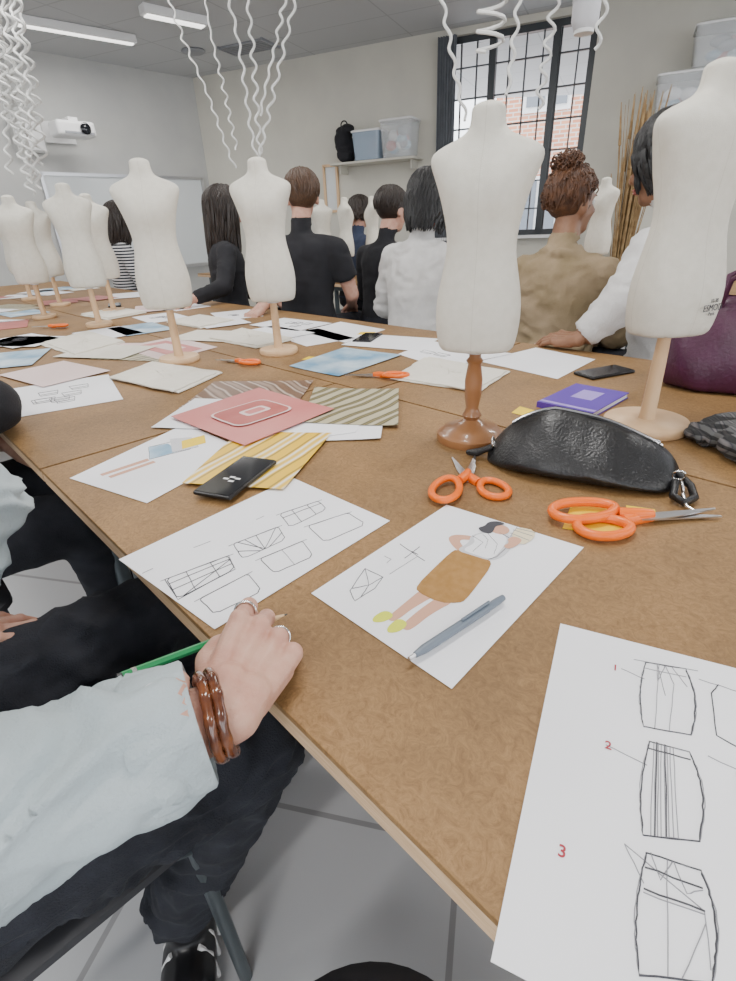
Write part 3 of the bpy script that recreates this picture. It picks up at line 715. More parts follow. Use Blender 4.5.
def cloth(c,h=.014,layers=3,name='folded_calico_cloth'):
    cx=sum(p[0] for p in c)/4; cy=sum(p[1] for p in c)/4
    e=empty(name,(cx,cy,TZ))
    for L in range(layers):
        b=B(); n=14
        sh=1-.05*L; ox=random.uniform(-.008,.008); oy=random.uniform(-.008,.008)
        rot=random.uniform(-.06,.06)
        pts=[]
        for k in range(4):
            a=c[k];d=c[(k+1)%4]
            for i in range(n): pts.append(lp(a,d,i/n))
        z0=.001+h/layers*L; hh=h/layers*.97
        def rg(sc_,z,wob=0):
            out=[]
            for p in pts:
                dx,dy=(p[0]-cx)*sh*sc_,(p[1]-cy)*sh*sc_
                X=dx*math.cos(rot)-dy*math.sin(rot)+ox+.006*noise.noise(V((p[0]*25,p[1]*25,L))); Yy=dx*math.sin(rot)+dy*math.cos(rot)+oy+.006*noise.noise(V((p[1]*25,p[0]*25,L+5)))
                out.append(V((X,Yy,z+wob*(.5+noise.noise(V((p[0]*18,p[1]*18,L*3)))))))
            return out
        b.loft([rg(.985,z0),rg(1,z0+hh*.25),rg(1,z0+hh*.75),rg(.985,z0+hh),rg(.75,z0+hh,.004),rg(.5,z0+hh,.003),rg(.25,z0+hh,.004),rg(.02,z0+hh*1.05)])
        b.obj('layer',M['calico'],parent=e)
cloth(cm([(8,142),(29,125),(42,143),(21,165)]),.008,2)
cloth(cm([(-77,156),(-51,136),(-43,156),(-70,176)]),.010,2)
cloth(cm([(-62,214),(-38,192),(-26,205),(-52,234)]),.010,2)
cloth(cm([(-132,218),(-103,191),(-95,215),(-126,243)]),.010,2)
cloth(cm([(-155,300),(-130,278),(-118,300),(-143,322)]),.012,2)
cloth(cm([(-95,262),(-72,240),(-60,258),(-84,280)]),.010,2)

def phone(c0,yaw,name='smartphone',w=.073,l=.15,case='black'):
    e=empty(name,(c0[0],c0[1],TZ+c0[2]),yaw)
    b=B(); b.box((0,0,.0045),(w,l,.008)); b.obj('body',M[case],parent=e,smooth=False,bevel=.0035)
    b=B(); b.box((0,0,.0088),(w-.006,l-.006,.0006)); b.obj('screen',M['glassblk'],parent=e,smooth=False)
    return e
ph=phone((-.225,.805,.0065),R_(-22))
b=B()
for i,(x,y) in enumerate(((-.008,-.02),(.006,-.026),(.0,-.012),(.012,-.015))): b.box((x,y,.0092),(.010,.005,.0004))
b.obj('sticker',M['white'],parent=ph,smooth=False)
phone((.66,1.385,0),R_(-68)); phone((.025,2.01,0),R_(-20)); phone((-1.5,3.35,.005),.4)

nb=empty('notebook',(.51,1.15,TZ),R_(43))
b=B(); b.box((0,0,.0065),(.185,.125,.010)); b.obj('pages',M['paper'],parent=nb,smooth=False)
b=B(); b.box((0,0,.0010),(.19,.13,.0016)); b.box((0,0,.0125),(.19,.13,.0016)); b.box((-.0945,0,.0068),(.0015,.13,.013)); b.obj('cover',M['purple'],parent=nb,smooth=False)
b=B(); b.box((.02,.0,.0135),(.07,.05,.0004)); b.box((-.08,0,.0135),(.012,.128,.0004)); b.obj('label',M['lilac'],parent=nb,smooth=False)

def note(c,n=3):
    e=empty('sticky_note_pad',(c[0][0],c[0][1],TZ)); b=B()
    for i in range(n):
        a=.06*i; q=[((p[0]-c[0][0])*math.cos(a)-(p[1]-c[0][1])*math.sin(a),(p[0]-c[0][0])*math.sin(a)+(p[1]-c[0][1])*math.cos(a)) for p in c]
        b.prism(q,.0006+.0007*i,.0011+.0007*i)
    b.obj('notes',M['yellow'],parent=e,smooth=False)
note(cm([(31.5,69),(37,66),(34,58),(27,61)])); note(cm([(36,114),(42,106),(39,103),(33,110)]),1); note(cm([(-18,175),(-13,173),(-15,169),(-20,171)]),1); note(cm([(0,215),(6,213),(4,208),(-2,210)]),2)
note([(.385,.665),(.42,.65),(.41,.62),(.37,.63)],1)

def scissors(x,y,yaw,s=1.0,op=.16,z=0,bl=.085):
    e=empty('scissors',(x,y,TZ+z),yaw)
    for sg in(1,-1):
        a=op*sg; R=Matrix.Rotation(a,3,'Z'); zo=.004+.002*sg
        b=B(); prof=[(-.004*sg,-.02),(.006*sg,-.015),(.0085*sg,.0),(.0085*sg,.02),(.001*sg,bl),(-.001*sg,bl+.001),(-.0035*sg,.02),(-.004*sg,0)]
        pts=[R@V((p[0]*s,p[1]*s,0)) for p in prof]
        b.prism([(p.x,p.y) for p in pts],zo-.0011,zo+.0011); b.obj('blade',M['steel'],parent=e,smooth=False)
        b=B(); ln=.034 if sg>0 else .026; cy=-.060 if sg>0 else -.052; cx=-.019*sg
        loop=[]
        for i in range(28):
            t=2*math.pi*i/28; px=cx+.018*math.cos(t)*(1-.15*math.sin(t)); py=cy+ln*math.sin(t)
            loop.append(R@V((px*s,py*s,0))+V((0,0,zo+.004)))
        b.tube(loop,.0052*s,n=10,closed=True)
        arm=[R@V((p[0]*s,p[1]*s,0))+V((0,0,zo+.002)) for p in((0,.006),(-.001*sg,-.010),(-.007*sg,-.028))]
        b.tube(arm,[.005*s,.0075*s,.007*s],n=10); b.obj('handle',M['orange'],parent=e)
    b=B(); b.rev([(0,0),(.004,0),(.004,.009),(.002,.010),(0,.010)],n=16); b.obj('pivot',M['steel'],parent=e)
scissors(.170,.785,R_(-6),1.15,-.26,0,.070); scissors(.392,.620,R_(-88),1.35,.07,.003,.076)
scissors(-.41,1.70,R_(60),1,.15,.002); scissors(.035,1.45,R_(75),1,.15,.002); scissors(-1.5,2.6,R_(80),1,.2,.006)

p0=V((.033,.372,TZ+.009));p1=V((.148,.458,TZ+.009)); d=(p1-p0).normalized()
e=empty('mechanical_pencil',p0); b=B(); b.tube([V((0,0,0)),d*.008],.0022,n=10,mi=1); b.tube([d*.008,d*.02,d*.05,d*.115],[.003,.0048,.005,.005],n=12); b.tube([d*.115,d*.135,d*.143],[.0045,.0042,.0035],n=12)
b.tube([d*.075+V((0,0,.0065)),d*.118+V((0,0,.0075))],.0015,n=6); b.obj('barrel',[M['pgrey'],M['steel']],parent=e)

# leather shoulder bag lying on the table: full slouchy body, zip along the top, strap tabs and clip
e=empty('leather_handbag',(.362,.795,TZ),math.atan2(-.125,.29))
BL=.156
def hgt(k): return .100*(1-.10*abs(k-.33)/.33) if k<.33 else .100-.048*((k-.33)/.67)**1.1
def prf(k): 
    if k<=0 or k>=1: return 0
    return (1-(1-k/.45)**2.6)**.6 if k<.45 else (1-((k-.45)/.55)**5)**.5
b=B(); rings=[]; n=40
for i in range(29):
    k=i/28; x=-BL+2*BL*k
    pr=prf(k); hw=.104*max(pr,.14)*(.86+.16*k); hh=hgt(k)*max(pr,.20)
    q=[]
    for j in range(n):
        a=2*math.pi*j/n; c=math.cos(a); s_=math.sin(a)
        y=hw*abs(c)**.75*(1 if c>0 else -1); zz=.5+.5*abs(s_)**.75*(1 if s_>0 else -1)
        z=hh*zz; y=y*(1-.70*zz**1.15)+.022*zz
        f=1 if zz>.15 else 0
        z+=f*(.006*noise.noise(V((x*11,y*13,3)))+.003*noise.noise(V((x*34,y*26,7))))*pr
        y+=(.006*noise.noise(V((x*12,z*22,8)))-.006*abs(math.sin(x*26+z*30))*(1 if s_>-.5 else 0)*.5)*pr
        q.append(V((x,y,max(z,.0008))))
    rings.append(q)
b.loft(rings); b.obj('body',M['leather'],parent=e,sub=1)
def topz(x):
    k=(x+BL)/(2*BL); pr=prf(k); return hgt(k)*pr+.006*noise.noise(V((x*11,.022*13,3)))*pr
b=B()
zp=[V((x,.024,topz(x)+.0012)) for x in [-.118+.240*i/14 for i in range(15)]]
b.tube(zp,.0021,n=6); b.torus(zp[-2]+V((.006,-.006,-.004)),(0,1,.2),.006,.0012); b.obj('zip',M['steel'],parent=e)
b=B()
for dy in(-.006,.006): b.tube([p+V((0,dy,-.0016)) for p in zp],.0028,n=6)
b.tube([V((.145,-.01,.02)),V((.162,-.04,.014)),V((.165,-.070,.009)),V((.150,-.090,.008)),V((.135,-.080,.012)),V((.140,-.045,.020))],.0060,n=8)
b.tube([V((-.148,0,.025)),V((-.172,-.008,.012)),V((-.190,.004,.007)),V((-.168,.014,.010)),V((-.148,.010,.022))],.0055,n=8)
b.obj('strap_tabs',M['leather'],parent=e)
b=B(); b.torus((.148,-.062,.018),(1,0,.3),.010,.0018); b.torus((.144,-.034,.026),(0,1,.3),.009,.0018); b.tube([V((.148,-.074,.014)),V((.152,-.098,.006)),V((.162,-.108,.005))],.003,n=8); b.torus((-.146,0,.034),(1,0,.2),.009,.0018); b.obj('strap_clip',M['silver'],parent=e)

e=empty('purple_handbag',(.90,1.20,TZ),R_(-30))
b=B(); rings=[]
for z,w,dd in((0,.15,.07),(.01,.165,.08),(.06,.175,.085),(.12,.165,.07),(.18,.15,.045),(.205,.145,.02),(.21,.14,.008)):
    rings.append([V((w*abs(math.cos(a))**.7*(1 if math.cos(a)>0 else -1)+.006*math.sin(a*5+z*40),dd*abs(math.sin(a))**.8*(1 if math.sin(a)>0 else -1)+.006*math.sin(a*7+z*30),z+.008*math.sin(a*3)*(z>.1)+.0005)) for a in [2*math.pi*i/36 for i in range(36)]])
b.loft(rings); b.obj('body',M['pleather'],parent=e,sub=1)
b=B(); 
for y in(-.03,.03): b.tube([V((-.08,y,.17)),V((-.07,y*1.5,.25)),V((0,y*1.8,.29)),V((.07,y*1.5,.25)),V((.08,y,.17))],.006,n=8)
b.obj('handles',M['pleather'],parent=e)
b=B(); b.ell((0,0,.028),(.12,.09,.032),tag=0); b.ell((.09,.05,.03),(.11,.08,.035),tag=0); b.ell((-.03,.08,.022),(.10,.06,.026),tag=0); b.ell((.1,-.06,.03),(.13,.06,.035),tag=0); b.ell((.05,.02,.05),(.09,.06,.03),tag=0)
e=empty('tweed_coat',(.725,.80,TZ),0); o=remesh(b,'folds',[M['tweed']],.007,cloth=(0,),wr=.008,wf=18); o.parent=e

# ------------------------------------------------------------------ hands
def hand(name,Wp,D,N,side,skin,parent,curl=(.5,.7,.4),voxel=.003,s=1.0,spread=.06,curls=None,thumbdirs=None,fdir=None):
    Wp=V(Wp); D=V(D).normalized(); N=V(N); N=(N-D*N.dot(D)).normalized()
    Tt=(N.cross(D))*(1 if side=='R' else -1)
    def P_(x,y,z): return Wp+(Tt*x+D*y+N*z)*s
    b=B(); info={}
    F=V(fdir).normalized() if fdir else D
    for x_ in(.006,-.008):
        q=P_(x_,0,0); b.caps(q-F*.055*s,q,.024*s,.0225*s,n=14,flat0=True)
        b.caps(q,P_(x_*1.6,.022,0),.0225*s,.019*s,n=14)
    fx=[.030,.010,-.011,-.030]; fy=[.088,.092,.087,.078]; ph_=[(.043,.026,.021),(.047,.030,.022),(.043,.028,.022),(.034,.020,.019)]
    rr=[(.0098,.0088,.0078,.0068),(.010,.009,.008,.007),(.0095,.0085,.0076,.0066),(.0085,.0075,.0068,.0058)]
    nails=B()
    for i in range(4):
        base=P_(fx[i],fy[i],0.0)
        b.caps(P_(fx[i]*.55,.008,-.002),base,.0132*s,.0108*s,n=12)
        b.caps(P_(fx[i]*.65,.02,-.010),P_(fx[i],fy[i]-.014,-.008),.0125*s,.010*s,n=12)
        b.caps(P_(fx[i]*.6,.03,.0085),P_(fx[i],fy[i]-.006,.0075),.0035*s,.0032*s,n=8)
        b.ell(P_(fx[i],fy[i]-.001,.004),(.0106*s,)*3)
        cu=curls[i] if curls else curl
        ang_=0; p=base; sp=fx[i]*spread/.03
        dirv0=(D+Tt*sp).normalized()
        pts=[p]
        for k in range(3):
            ang_+=cu[k]*(1+.06*i)
            dd=dirv0*math.cos(ang_)-N*math.sin(ang_)
            q=p+dd*ph_[i][k]*s
            b.caps(p,q,rr[i][k]*s,rr[i][k+1]*s,n=12)
            if k==0: b.ell(q+N*.0005,(rr[i][1]*1.10*s,)*3)
            if k==2:
                up=(dirv0*math.sin(ang_)+N*math.cos(ang_)); sd=dd.cross(up)
                Rm=Matrix((sd,dd,up)).transposed()
                nails.ell(p.lerp(q,.72)+up*(rr[i][3]*.82*s),(.0052*s,.0068*s,.0022*s),R=Rm,n=10,m=6)
            p=q; pts.append(p)
        info[i]=pts
    tb=P_(.020,.018,-.006)
    td=thumbdirs or [(.62,.72,-.30),(.30,.90,-.30),(.02,.95,-.28)]
    tl=(.042,.032,.026); tr=(.0150,.0118,.0105,.0082); p=tb
    b.ell(P_(.022,.032,-.010),(.016*s,)*3)
    for k in range(3):
        dv=V(td[k]).normalized(); dd=Tt*dv.x+D*dv.y+N*dv.z
        q=p+dd*tl[k]*s; b.caps(p,q,tr[k]*s,tr[k+1]*s,n=12)
        if k==2:
            up=(Tt*.75+N*.65); up=(up-dd*up.dot(dd)).normalized(); sd=dd.cross(up); Rm=Matrix((sd,dd,up)).transposed()
            nails.ell(p.lerp(q,.75)+up*(tr[3]*.85*s),(.0062*s,.008*s,.0024*s),R=Rm,n=10,m=6)
        p=q
    b.segs=[]
    o=remesh(b,name,[skin],voxel,smooth=3); par(o,parent)
    par(nails.obj(name+'_nails',M['nail']),parent)
    info['T']=Tt;info['N']=N;info['D']=D
    return info

# ------------------------------------------------------------------ hair / heads / people
def hair(parent,HM,kind,m,length=.1,s=1.0,seed=0):
    rnd=random.Random(seed); b=B()
    cx=V((0,-.012,.032)); rx,ry,rz=.082,.100,.090
    n=24;mm_=14;vs=[];fs=[]
    for j in range(mm_+1):
        a=math.pi*j/mm_
        for i in range(n):
            t=2*math.pi*i/n; vs.append(cx+V((rx*math.sin(a)*math.sin(t),ry*math.sin(a)*math.cos(t),rz*math.cos(a))))
    def ok(p): return not(p.y>.035 and p.z<.062) and p.z>-.055 and not(p.y>.0 and p.z<.0 and kind=='short')
    for j in range(mm_):
        for i in range(n):
            q=[j*n+i,j*n+(i+1)%n,(j+1)*n+(i+1)%n,(j+1)*n+i]
            if all(ok(vs[k]) for k in q): fs.append(q)
    b.add([HM@v for v in vs],fs)
    def surf(th,ph,g=1.0): return cx+V((rx*g*math.sin(th)*math.sin(ph),ry*g*math.sin(th)*math.cos(ph),rz*g*math.cos(th)))
    if kind in('short','long','bob'):
        nl=240 if kind!='short' else 230
        for i in range(nl):
            ph=rnd.uniform(R_(52),R_(308))
            if rnd.random()<.25: ph=rnd.choice([R_(60),R_(300)])+rnd.uniform(-.25,.25)
            th0=rnd.uniform(.05,.9); g=1.0+rnd.uniform(0,.07)
            if kind=='short': th1=rnd.uniform(1.35,1.95) if math.cos(ph)<-.2 else rnd.uniform(1.2,1.55); r0=.0065
            else: th1=1.55; r0=.0085
            pts=[]; ja=rnd.uniform(0,6)
            for k in range(8):
                th=th0+(th1-th0)*k/7; pts.append(surf(th,ph+.12*math.sin(k*.6+ja),g)+V((rnd.uniform(-1,1),rnd.uniform(-1,1),rnd.uniform(-1,1)))*.0015)
            if kind!='short':
                last=pts[-1]; L=length*rnd.uniform(.80,1.0)
                for k in range(1,9):
                    f=k/8; sx=1-.22*f+.10*math.sin(f*3)
                    pts.append(V((last.x*sx+.010*math.sin(f*6+ja),last.y*(1-.05*f)-.02*f*(last.y<.05),last.z-L*f)))
            rr=[r0*(.6+.5*math.sin(math.pi*min(1,(k+1)/len(pts)))) for k in range(len(pts))]; rr[-1]=.0015
            b.tube([HM@p for p in pts],[x*s for x in rr],n=5)
        for i in range(26):
            sg=1 if i%2 else -1; pts=[]
            for k in range(7):
                f=k/6; pts.append(surf(.35+.75*f,(sg*(.25+1.0*f)),1.04)+V((0,0,.004*math.sin(i))))
            b.tube([HM@p for p in pts],[.007*s]*6+[.003*s],n=6)
    if kind=='curly':
        bc=V((0.0,-.045,.128))
        for i in range(150):   # hair swept up towards the bun
            ph=rnd.uniform(R_(55),R_(305)); th1=rnd.uniform(1.5,2.2) if math.cos(ph)<-.1 else rnd.uniform(1.2,1.6); g=1.0+rnd.uniform(0,.05); ja=rnd.uniform(0,6)
            pts=[surf(th1*(1-k/8)+.12*k/8,ph+.10*math.sin(k*1.1+ja),g)+V((rnd.uniform(-1,1),rnd.uniform(-1,1),rnd.uniform(-1,1)))*.003 for k in range(8)]+[bc+V((rnd.uniform(-1,1),rnd.uniform(-1,1),0))*.02]
            b.tube([HM@p for p in pts],[.002*s]+[.0062*s]*7+[.004*s],n=5)
        for i in range(330):
            if i<130:
                ph=rnd.uniform(R_(60),R_(300)); th=rnd.uniform(.2,2.15 if math.cos(ph)<-.1 else 1.6); c=surf(th,ph,rnd.uniform(1.02,1.08)); R0=rnd.uniform(.004,.008)
            else:
                a=V((rnd.gauss(0,1),rnd.gauss(0,1),rnd.gauss(0,1))).normalized(); c=bc+V((a.x*.044,a.y*.042,a.z*.030))*rnd.uniform(.7,1.2); R0=rnd.uniform(.006,.012)
            ax=V((rnd.uniform(-1,1),rnd.uniform(-1,1),rnd.uniform(-1,1))).normalized(); u_=ax.orthogonal().normalized(); w_=ax.cross(u_)
            pts=[c+ax*(.02*(k/12-.5))+(u_*math.cos(k*.8)+w_*math.sin(k*.8))*R0 for k in range(13)]
            b.tube([HM@p for p in pts],.0026*s,n=5)
        b.ell(HM@bc,(.036*s,)*3)
    o=b.obj('hair',m); par(o,parent)

def person(name,x,y,yaw,s=1.03,top='blackc',pants='jeans',skin='skin',hm='hdark',hk='short',hl=.1,sleeve='long',lean=.08,twist=0,hyaw=0,hpitch=0,
           elR=None,wrR=None,elL=None,wrL=None,kR=None,kL=None,aR=None,aL=None,voxel=.011,wr=.005,wf=9,loose=0.0,hR=None,hL=None,sh=1.0,armr=None,seed=0,peplum=False,shoe='black',toeR=None):
    e=empty(name,(x,y,0)); Mx=Matrix.Translation((x,y,0))@Matrix.Rotation(yaw,4,'Z')@Matrix.Scale(s,4)
    piv=V((0,0,.55)); RU=Matrix.Rotation(twist,3,'Z')@Matrix.Rotation(-lean,3,'X')
    def Lo(p): return Mx@V(p)
    def Up(p,w=1.0):
        p=V(p); q=piv+RU@(p-piv); return Mx@(p.lerp(q,w))
    b=B(); CL_,PT,SK,SH=0,1,2,3
    rings=[];cs=[]
    prof=[(.455,.0,.13,.09,PT),(.49,-.01,.165,.118,PT),(.56,-.01,.168,.122,PT),(.62,0,.155,.112,CL_),(.70,.0,.142,.10,CL_),(.78,.0,.15,.105,CL_),(.87,.005,.168,.112,CL_),(.94,.0,.172*sh,.104,CL_),(.99,-.005,.150*sh,.085,CL_),(1.015,-.008,.095,.066,CL_),(1.032,-.010,.058,.054,CL_)]
    for z,cy,rx,ry,tg in prof:
        w=min(1,max(0,(z-.48)/.16)); q=[]
        for i in range(24):
            a=2*math.pi*i/24; c=math.cos(a);sn=math.sin(a)
            q.append(Up((rx*abs(c)**.88*(1 if c>0 else -1),cy+ry*abs(sn)**.88*(1 if sn>0 else -1),z),w))
        rings.append(q); cs.append((Up((0,cy,z),w),(rx+ry)/2*s,tg))
    b.loft(rings)
    for i in range(len(cs)-1): b.segs.append((cs[i][0],cs[i+1][0],cs[i][1],cs[i+1][1],cs[i+1][2] if cs[i+1][2]==PT else CL_,i==len(cs)-2))
    if peplum:
        rings=[]
        for z,rx,ry in((.575,.215,.175),(.62,.195,.155),(.67,.160,.120),(.73,.148,.106)):
            w=min(1,max(0,(z-.48)/.16)); rings.append([Up(((rx+.014*math.sin(a*7)*(z<.64))*math.cos(a),(ry+.014*math.sin(a*7)*(z<.64))*math.sin(a),z),w) for a in [2*math.pi*i/56 for i in range(56)]])
        b.loft(rings); b.segs.append((Up((0,0,.60),.8),Up((0,0,.70),1),.19*s,.14*s,CL_,False))
        b.segs.append((Lo((0,0,.40)),Lo((0,0,.55)),.165*s,.175*s,PT,False))
        b.caps(Up((-.05,-.118,.70)),Up((.05,-.118,.70)),.016*s,.016*s,tag=CL_)
        b.torus(Up((0,-.012,1.035)),RU@V((0,0,1)),.064*s,.013*s); b.segs.append((Up((0,-.012,1.02)),Up((0,-.012,1.05)),.075*s,.075*s,CL_,True))
    for sx in(-1,1):
        b.caps(Up((sx*.06,-.005,.975)),Up((sx*.165*sh,-.005,.962)),.060*s,.056*s,tag=CL_)
    b.caps(Up((0,-.012,1.02)),Up((0,.012,1.13)),.053*s,.050*s,tag=SK)
    hc=Up((0,.03,1.195)); HR=(Matrix.Rotation(yaw,3,'Z')@RU@Matrix.Rotation(hyaw,3,'Z')@Matrix.Rotation(-hpitch,3,'X'))
    HM=Matrix.Translation(hc)@HR.to_4x4()@Matrix.Scale(s,4)
    def h(p): return HM@V(p)
    HRn=HR
    b.ell(h((0,-.010,.032)),(.075*s,.092*s,.084*s),R=HRn,tag=SK); b.ell(h((0,.030,-.030)),(.060*s,.058*s,.078*s),R=HRn,tag=SK)
    b.caps(h((-.028,.045,-.082)),h((.028,.045,-.082)),.020*s,.020*s,tag=SK); b.ell(h((0,.060,-.090)),(.024*s,.02*s,.018*s),R=HRn,tag=SK)
    b.caps(h((0,.082,.008)),h((0,.103,-.030)),.008*s,.0125*s,tag=SK); 
    for sx in(-1,1):
        b.ell(h((sx*.011,.094,-.033)),(.009*s,.009*s,.008*s),tag=SK); b.ell(h((sx*.076,-.008,-.012)),(.010*s,.020*s,.032*s),R=HRn,tag=SK)
        b.ell(h((sx*.030,.070,.026)),(.024*s,.014*s,.010*s),R=HRn,tag=SK); b.ell(h((sx*.042,.058,-.022)),(.022*s,.02*s,.02*s),R=HRn,tag=SK)
    f=B()
    for sx in(-1,1):
        f.ell(h((sx*.031,.0745,.006)),(.0125*s,)*3,0); f.ell(h((sx*.031,.0835,.006)),(.0058*s,.004*s,.0058*s),1,R=HRn)
        f.tube([h((sx*.016,.088,.026)),h((sx*.032,.089,.031)),h((sx*.048,.078,.026))],[.003*s,.0034*s,.002*s],2,n=6)
    f.ell(h((0,.086,-.056)),(.023*s,.009*s,.0045*s),3,R=HRn); f.ell(h((0,.085,-.064)),(.019*s,.009*s,.0055*s),3,R=HRn)
    par(f.obj('face_features',[M['eye'],M['iris'],M[hm],M['lip']]),e)
    ar=armr or (.054,.047,.040,.030)
    for sd,el,wp,hv in(('R',elR,wrR,hR),('L',elL,wrL,hL)):
        sx=1 if sd=='R' else -1
        S0=Up((sx*.170*sh,-.005,.955))
        el=V(el) if el else Up((sx*.235,.06,.74)); wp=V(wp) if wp else Lo((sx*.13,.30,.655))
        l=loose*s
        if sleeve=='long':
            b.caps(S0,el,ar[0]*s,ar[1]*s+l*.6,tag=CL_,n=16); end=el.lerp(wp,.88)
            b.caps(el,end,ar[1]*s+l*.6,ar[3]*s+.006+l*.35,tag=CL_,n=16,flat1=True)
            b.caps(el.lerp(wp,.5),wp,.027*s,.0225*s,tag=SK)
        else:
            m_=S0.lerp(el,.62); b.caps(S0,m_,(ar[0]+.006)*s,(ar[1]+.014)*s,tag=CL_,flat1=True,n=16)
            b.caps(S0.lerp(el,.3),el,.045*s,.038*s,tag=SK); b.caps(el,wp,.039*s,.025*s,tag=SK)
        dv=(wp-el).normalized()
        nv=V((0,0,1)) if abs(dv.z)<.8 else V((N2.x,N2.y,0))
        D_,N_,kw=(dv,nv,{})
        if hv: D_,N_,kw=hv
        if not kw.get('skip'): hand('hand_'+sd.lower(),wp,D_,N_,sd,M[skin],e,voxel=kw.pop('voxel',.004),s=s*.97,fdir=dv,**kw)
    for sd,kn,an in(('R',kR,aR),('L',kL,aL)):
        sx=1 if sd=='R' else -1
        hp=Lo((sx*.095,.02,.545)); kn=V(kn) if kn else Lo((sx*.13,.44,.53)); an=V(an) if an else Lo((sx*.13,.40,.10))
        b.caps(hp,kn,.092*s,.066*s,tag=PT,n=16); b.caps(kn,an,.064*s,.050*s,tag=PT,n=16,flat1=True)
        toe=(Matrix.Rotation(yaw,3,'Z')@V((0,1,0))); 
        if sd=='R' and toeR: toe=V(toeR).normalized()
        ft=V((an.x,an.y,.045)); b.caps(an,ft,.036*s,.036*s,tag=SH); b.caps(ft-toe*.05,ft+toe*.08,.042*s,.044*s,tag=SH); b.caps(ft+toe*.08-V((0,0,.005)),ft+toe*.145-V((0,0,.01)),.042*s,.034*s,tag=SH)
    o=remesh(b,'body',[M[top],M[pants],M[skin],M[shoe]],voxel,smooth=4,cloth=(CL_,PT),wr=wr,wf=wf); par(o,e)
    hair(e,HM,hk,M[hm],hl,s,seed)
    return e

def rr_(w,d,z,r=.05):
    pts=[]
    for cx,cy,a0 in((1,1,0),(-1,1,90),(-1,-1,180),(1,-1,270)):
        for i in range(5):
            a=R_(a0+22.5*i); pts.append(V((cx*(w/2-r)+r*math.cos(a),cy*(d/2-r)+r*math.sin(a),z)))
    return pts
def chair(x,y,yaw,name='chair',seatm='dgrey'):
    e=empty(name,(x,y,0),yaw)
    b=B(); b.loft([rr_(.39,.39,.425),rr_(.41,.41,.43),rr_(.41,.41,.443),rr_(.39,.39,.45)]); b.obj('seat',M[seatm],parent=e)
    b=B()
    for sx in(-1,1):
        b.tube([V((sx*.19,.19,0)),V((sx*.185,.18,.40)),V((sx*.18,.14,.42)),V((sx*.18,-.15,.42)),V((sx*.185,-.19,.45)),V((sx*.185,-.23,.74))],.011,n=10)
        b.tube([V((sx*.19,-.22,0)),V((sx*.185,-.17,.42))],.011,n=10)
    b.tube([V((-.185,.17,.415)),V((.185,.17,.415))],.009,n=8); b.tube([V((-.19,-.20,.2)),V((.19,-.20,.2))],.008,n=8); b.obj('legs',M['tube'],parent=e)
    b=B(); b.loft([[V((x_,-.225-.02*math.cos(x_*7)+dy,z)) for x_ in(-.2,-.1,0,.1,.2)]+[V((x_,-.215-.02*math.cos(x_*7)+dy,z)) for x_ in(.2,.1,0,-.1,-.2)] for z,dy in((.58,.01),(.60,.008),(.73,-.01),(.75,-.012))]); b.obj('backrest',M[seatm],parent=e)
    return e
def stool(x,y,yaw,r=.17):
    e=empty('stool',(x,y,0),yaw); b=B(); b.rev([(0,.42),(r-.015,.42),(r,.43),(r,.445),(r-.015,.452),(0,.454)],n=40); b.obj('seat',M['dgrey'],parent=e)
    b=B()
    for i in range(4):
        a=i*math.pi/2+.78; b.tube([V((r*.7*math.cos(a),r*.7*math.sin(a),.42)),V((r*1.05*math.cos(a),r*1.05*math.sin(a),0))],.010,n=8)
    b.torus((0,0,.18),(0,0,1),r*.9,.008); b.obj('legs',M['tube'],parent=e)

Y0=TYAW
person('seated_woman',.27,2.62,Y0+R_(10),1.03,'whitek','jeans','skin','hblack','long',.17,lean=.12,seed=1,hyaw=.3,sh=.93,loose=.012,wr=.008,wf=11)
stool(.27,2.62,0)
person('seated_man',-.30,3.12,Y0+R_(25),1.07,'blackc','jeans','skin','hbrown','short',lean=.02,seed=2,sleeve='short',hyaw=.6,sh=1.1,elL=(-.42,2.90,.84),wrL=(-.50,2.76,.785)); stool(-.30,3.12,0)
person('seated_man',.14,3.32,Y0,1.01,'blackc','jeans','skin','hdark','short',lean=.1,seed=3,sh=1.05); stool(.14,3.32,0)
person('seated_woman',-.85,3.62,Y0-R_(25),1.05,'blackc','jeans','skin','hdark','long',.30,lean=.02,seed=4,sh=.95,elR=(-.80,3.30,.84),wrR=(-.97,3.16,.79)); stool(-.85,3.62,0)
person('seated_woman',.76,2.10,Y0+R_(14),.985,'tan','plaid','skin2','hred','curly',lean=.05,seed=5,peplum=True,loose=.016,hyaw=-.5,wr=.010,wf=13); stool(.76,2.10,0)
person('seated_woman',1.06,1.75,R_(38),1.08,'whitek','jeans','skin2','hblack','long',.12,lean=.16,seed=6,loose=.02,sh=1.02,elL=(.80,1.64,.90),wrL=(.695,1.66,.79),hL=(V((-.5,.75,-.10)),V((-.2,-.2,1)),dict(curl=(.2,.25,.15))),wr=.009,wf=12); stool(1.06,1.75,0)
person('seated_woman',-1.98,4.75,Y0-R_(10),1.05,'stripesh','jeans','skin','hdark','long',.22,lean=.05,seed=7,hyaw=.3); stool(-1.98,4.75,0)
person('seated_woman',-.02,4.9,Y0,1.03,'navy','jeans','skin','hdark','bob',.1,seed=8); stool(-.02,4.9,0)
person('seated_man',-1.06,.93,Y0,1.04,'blackc','jeans','skin','hdark','short',lean=.3,seed=9,elR=(-.79,1.06,.83),wrR=(-.92,1.25,.79),kR=(-.66,1.03,.56),loose=.018); chair(-1.06,.90,Y0)

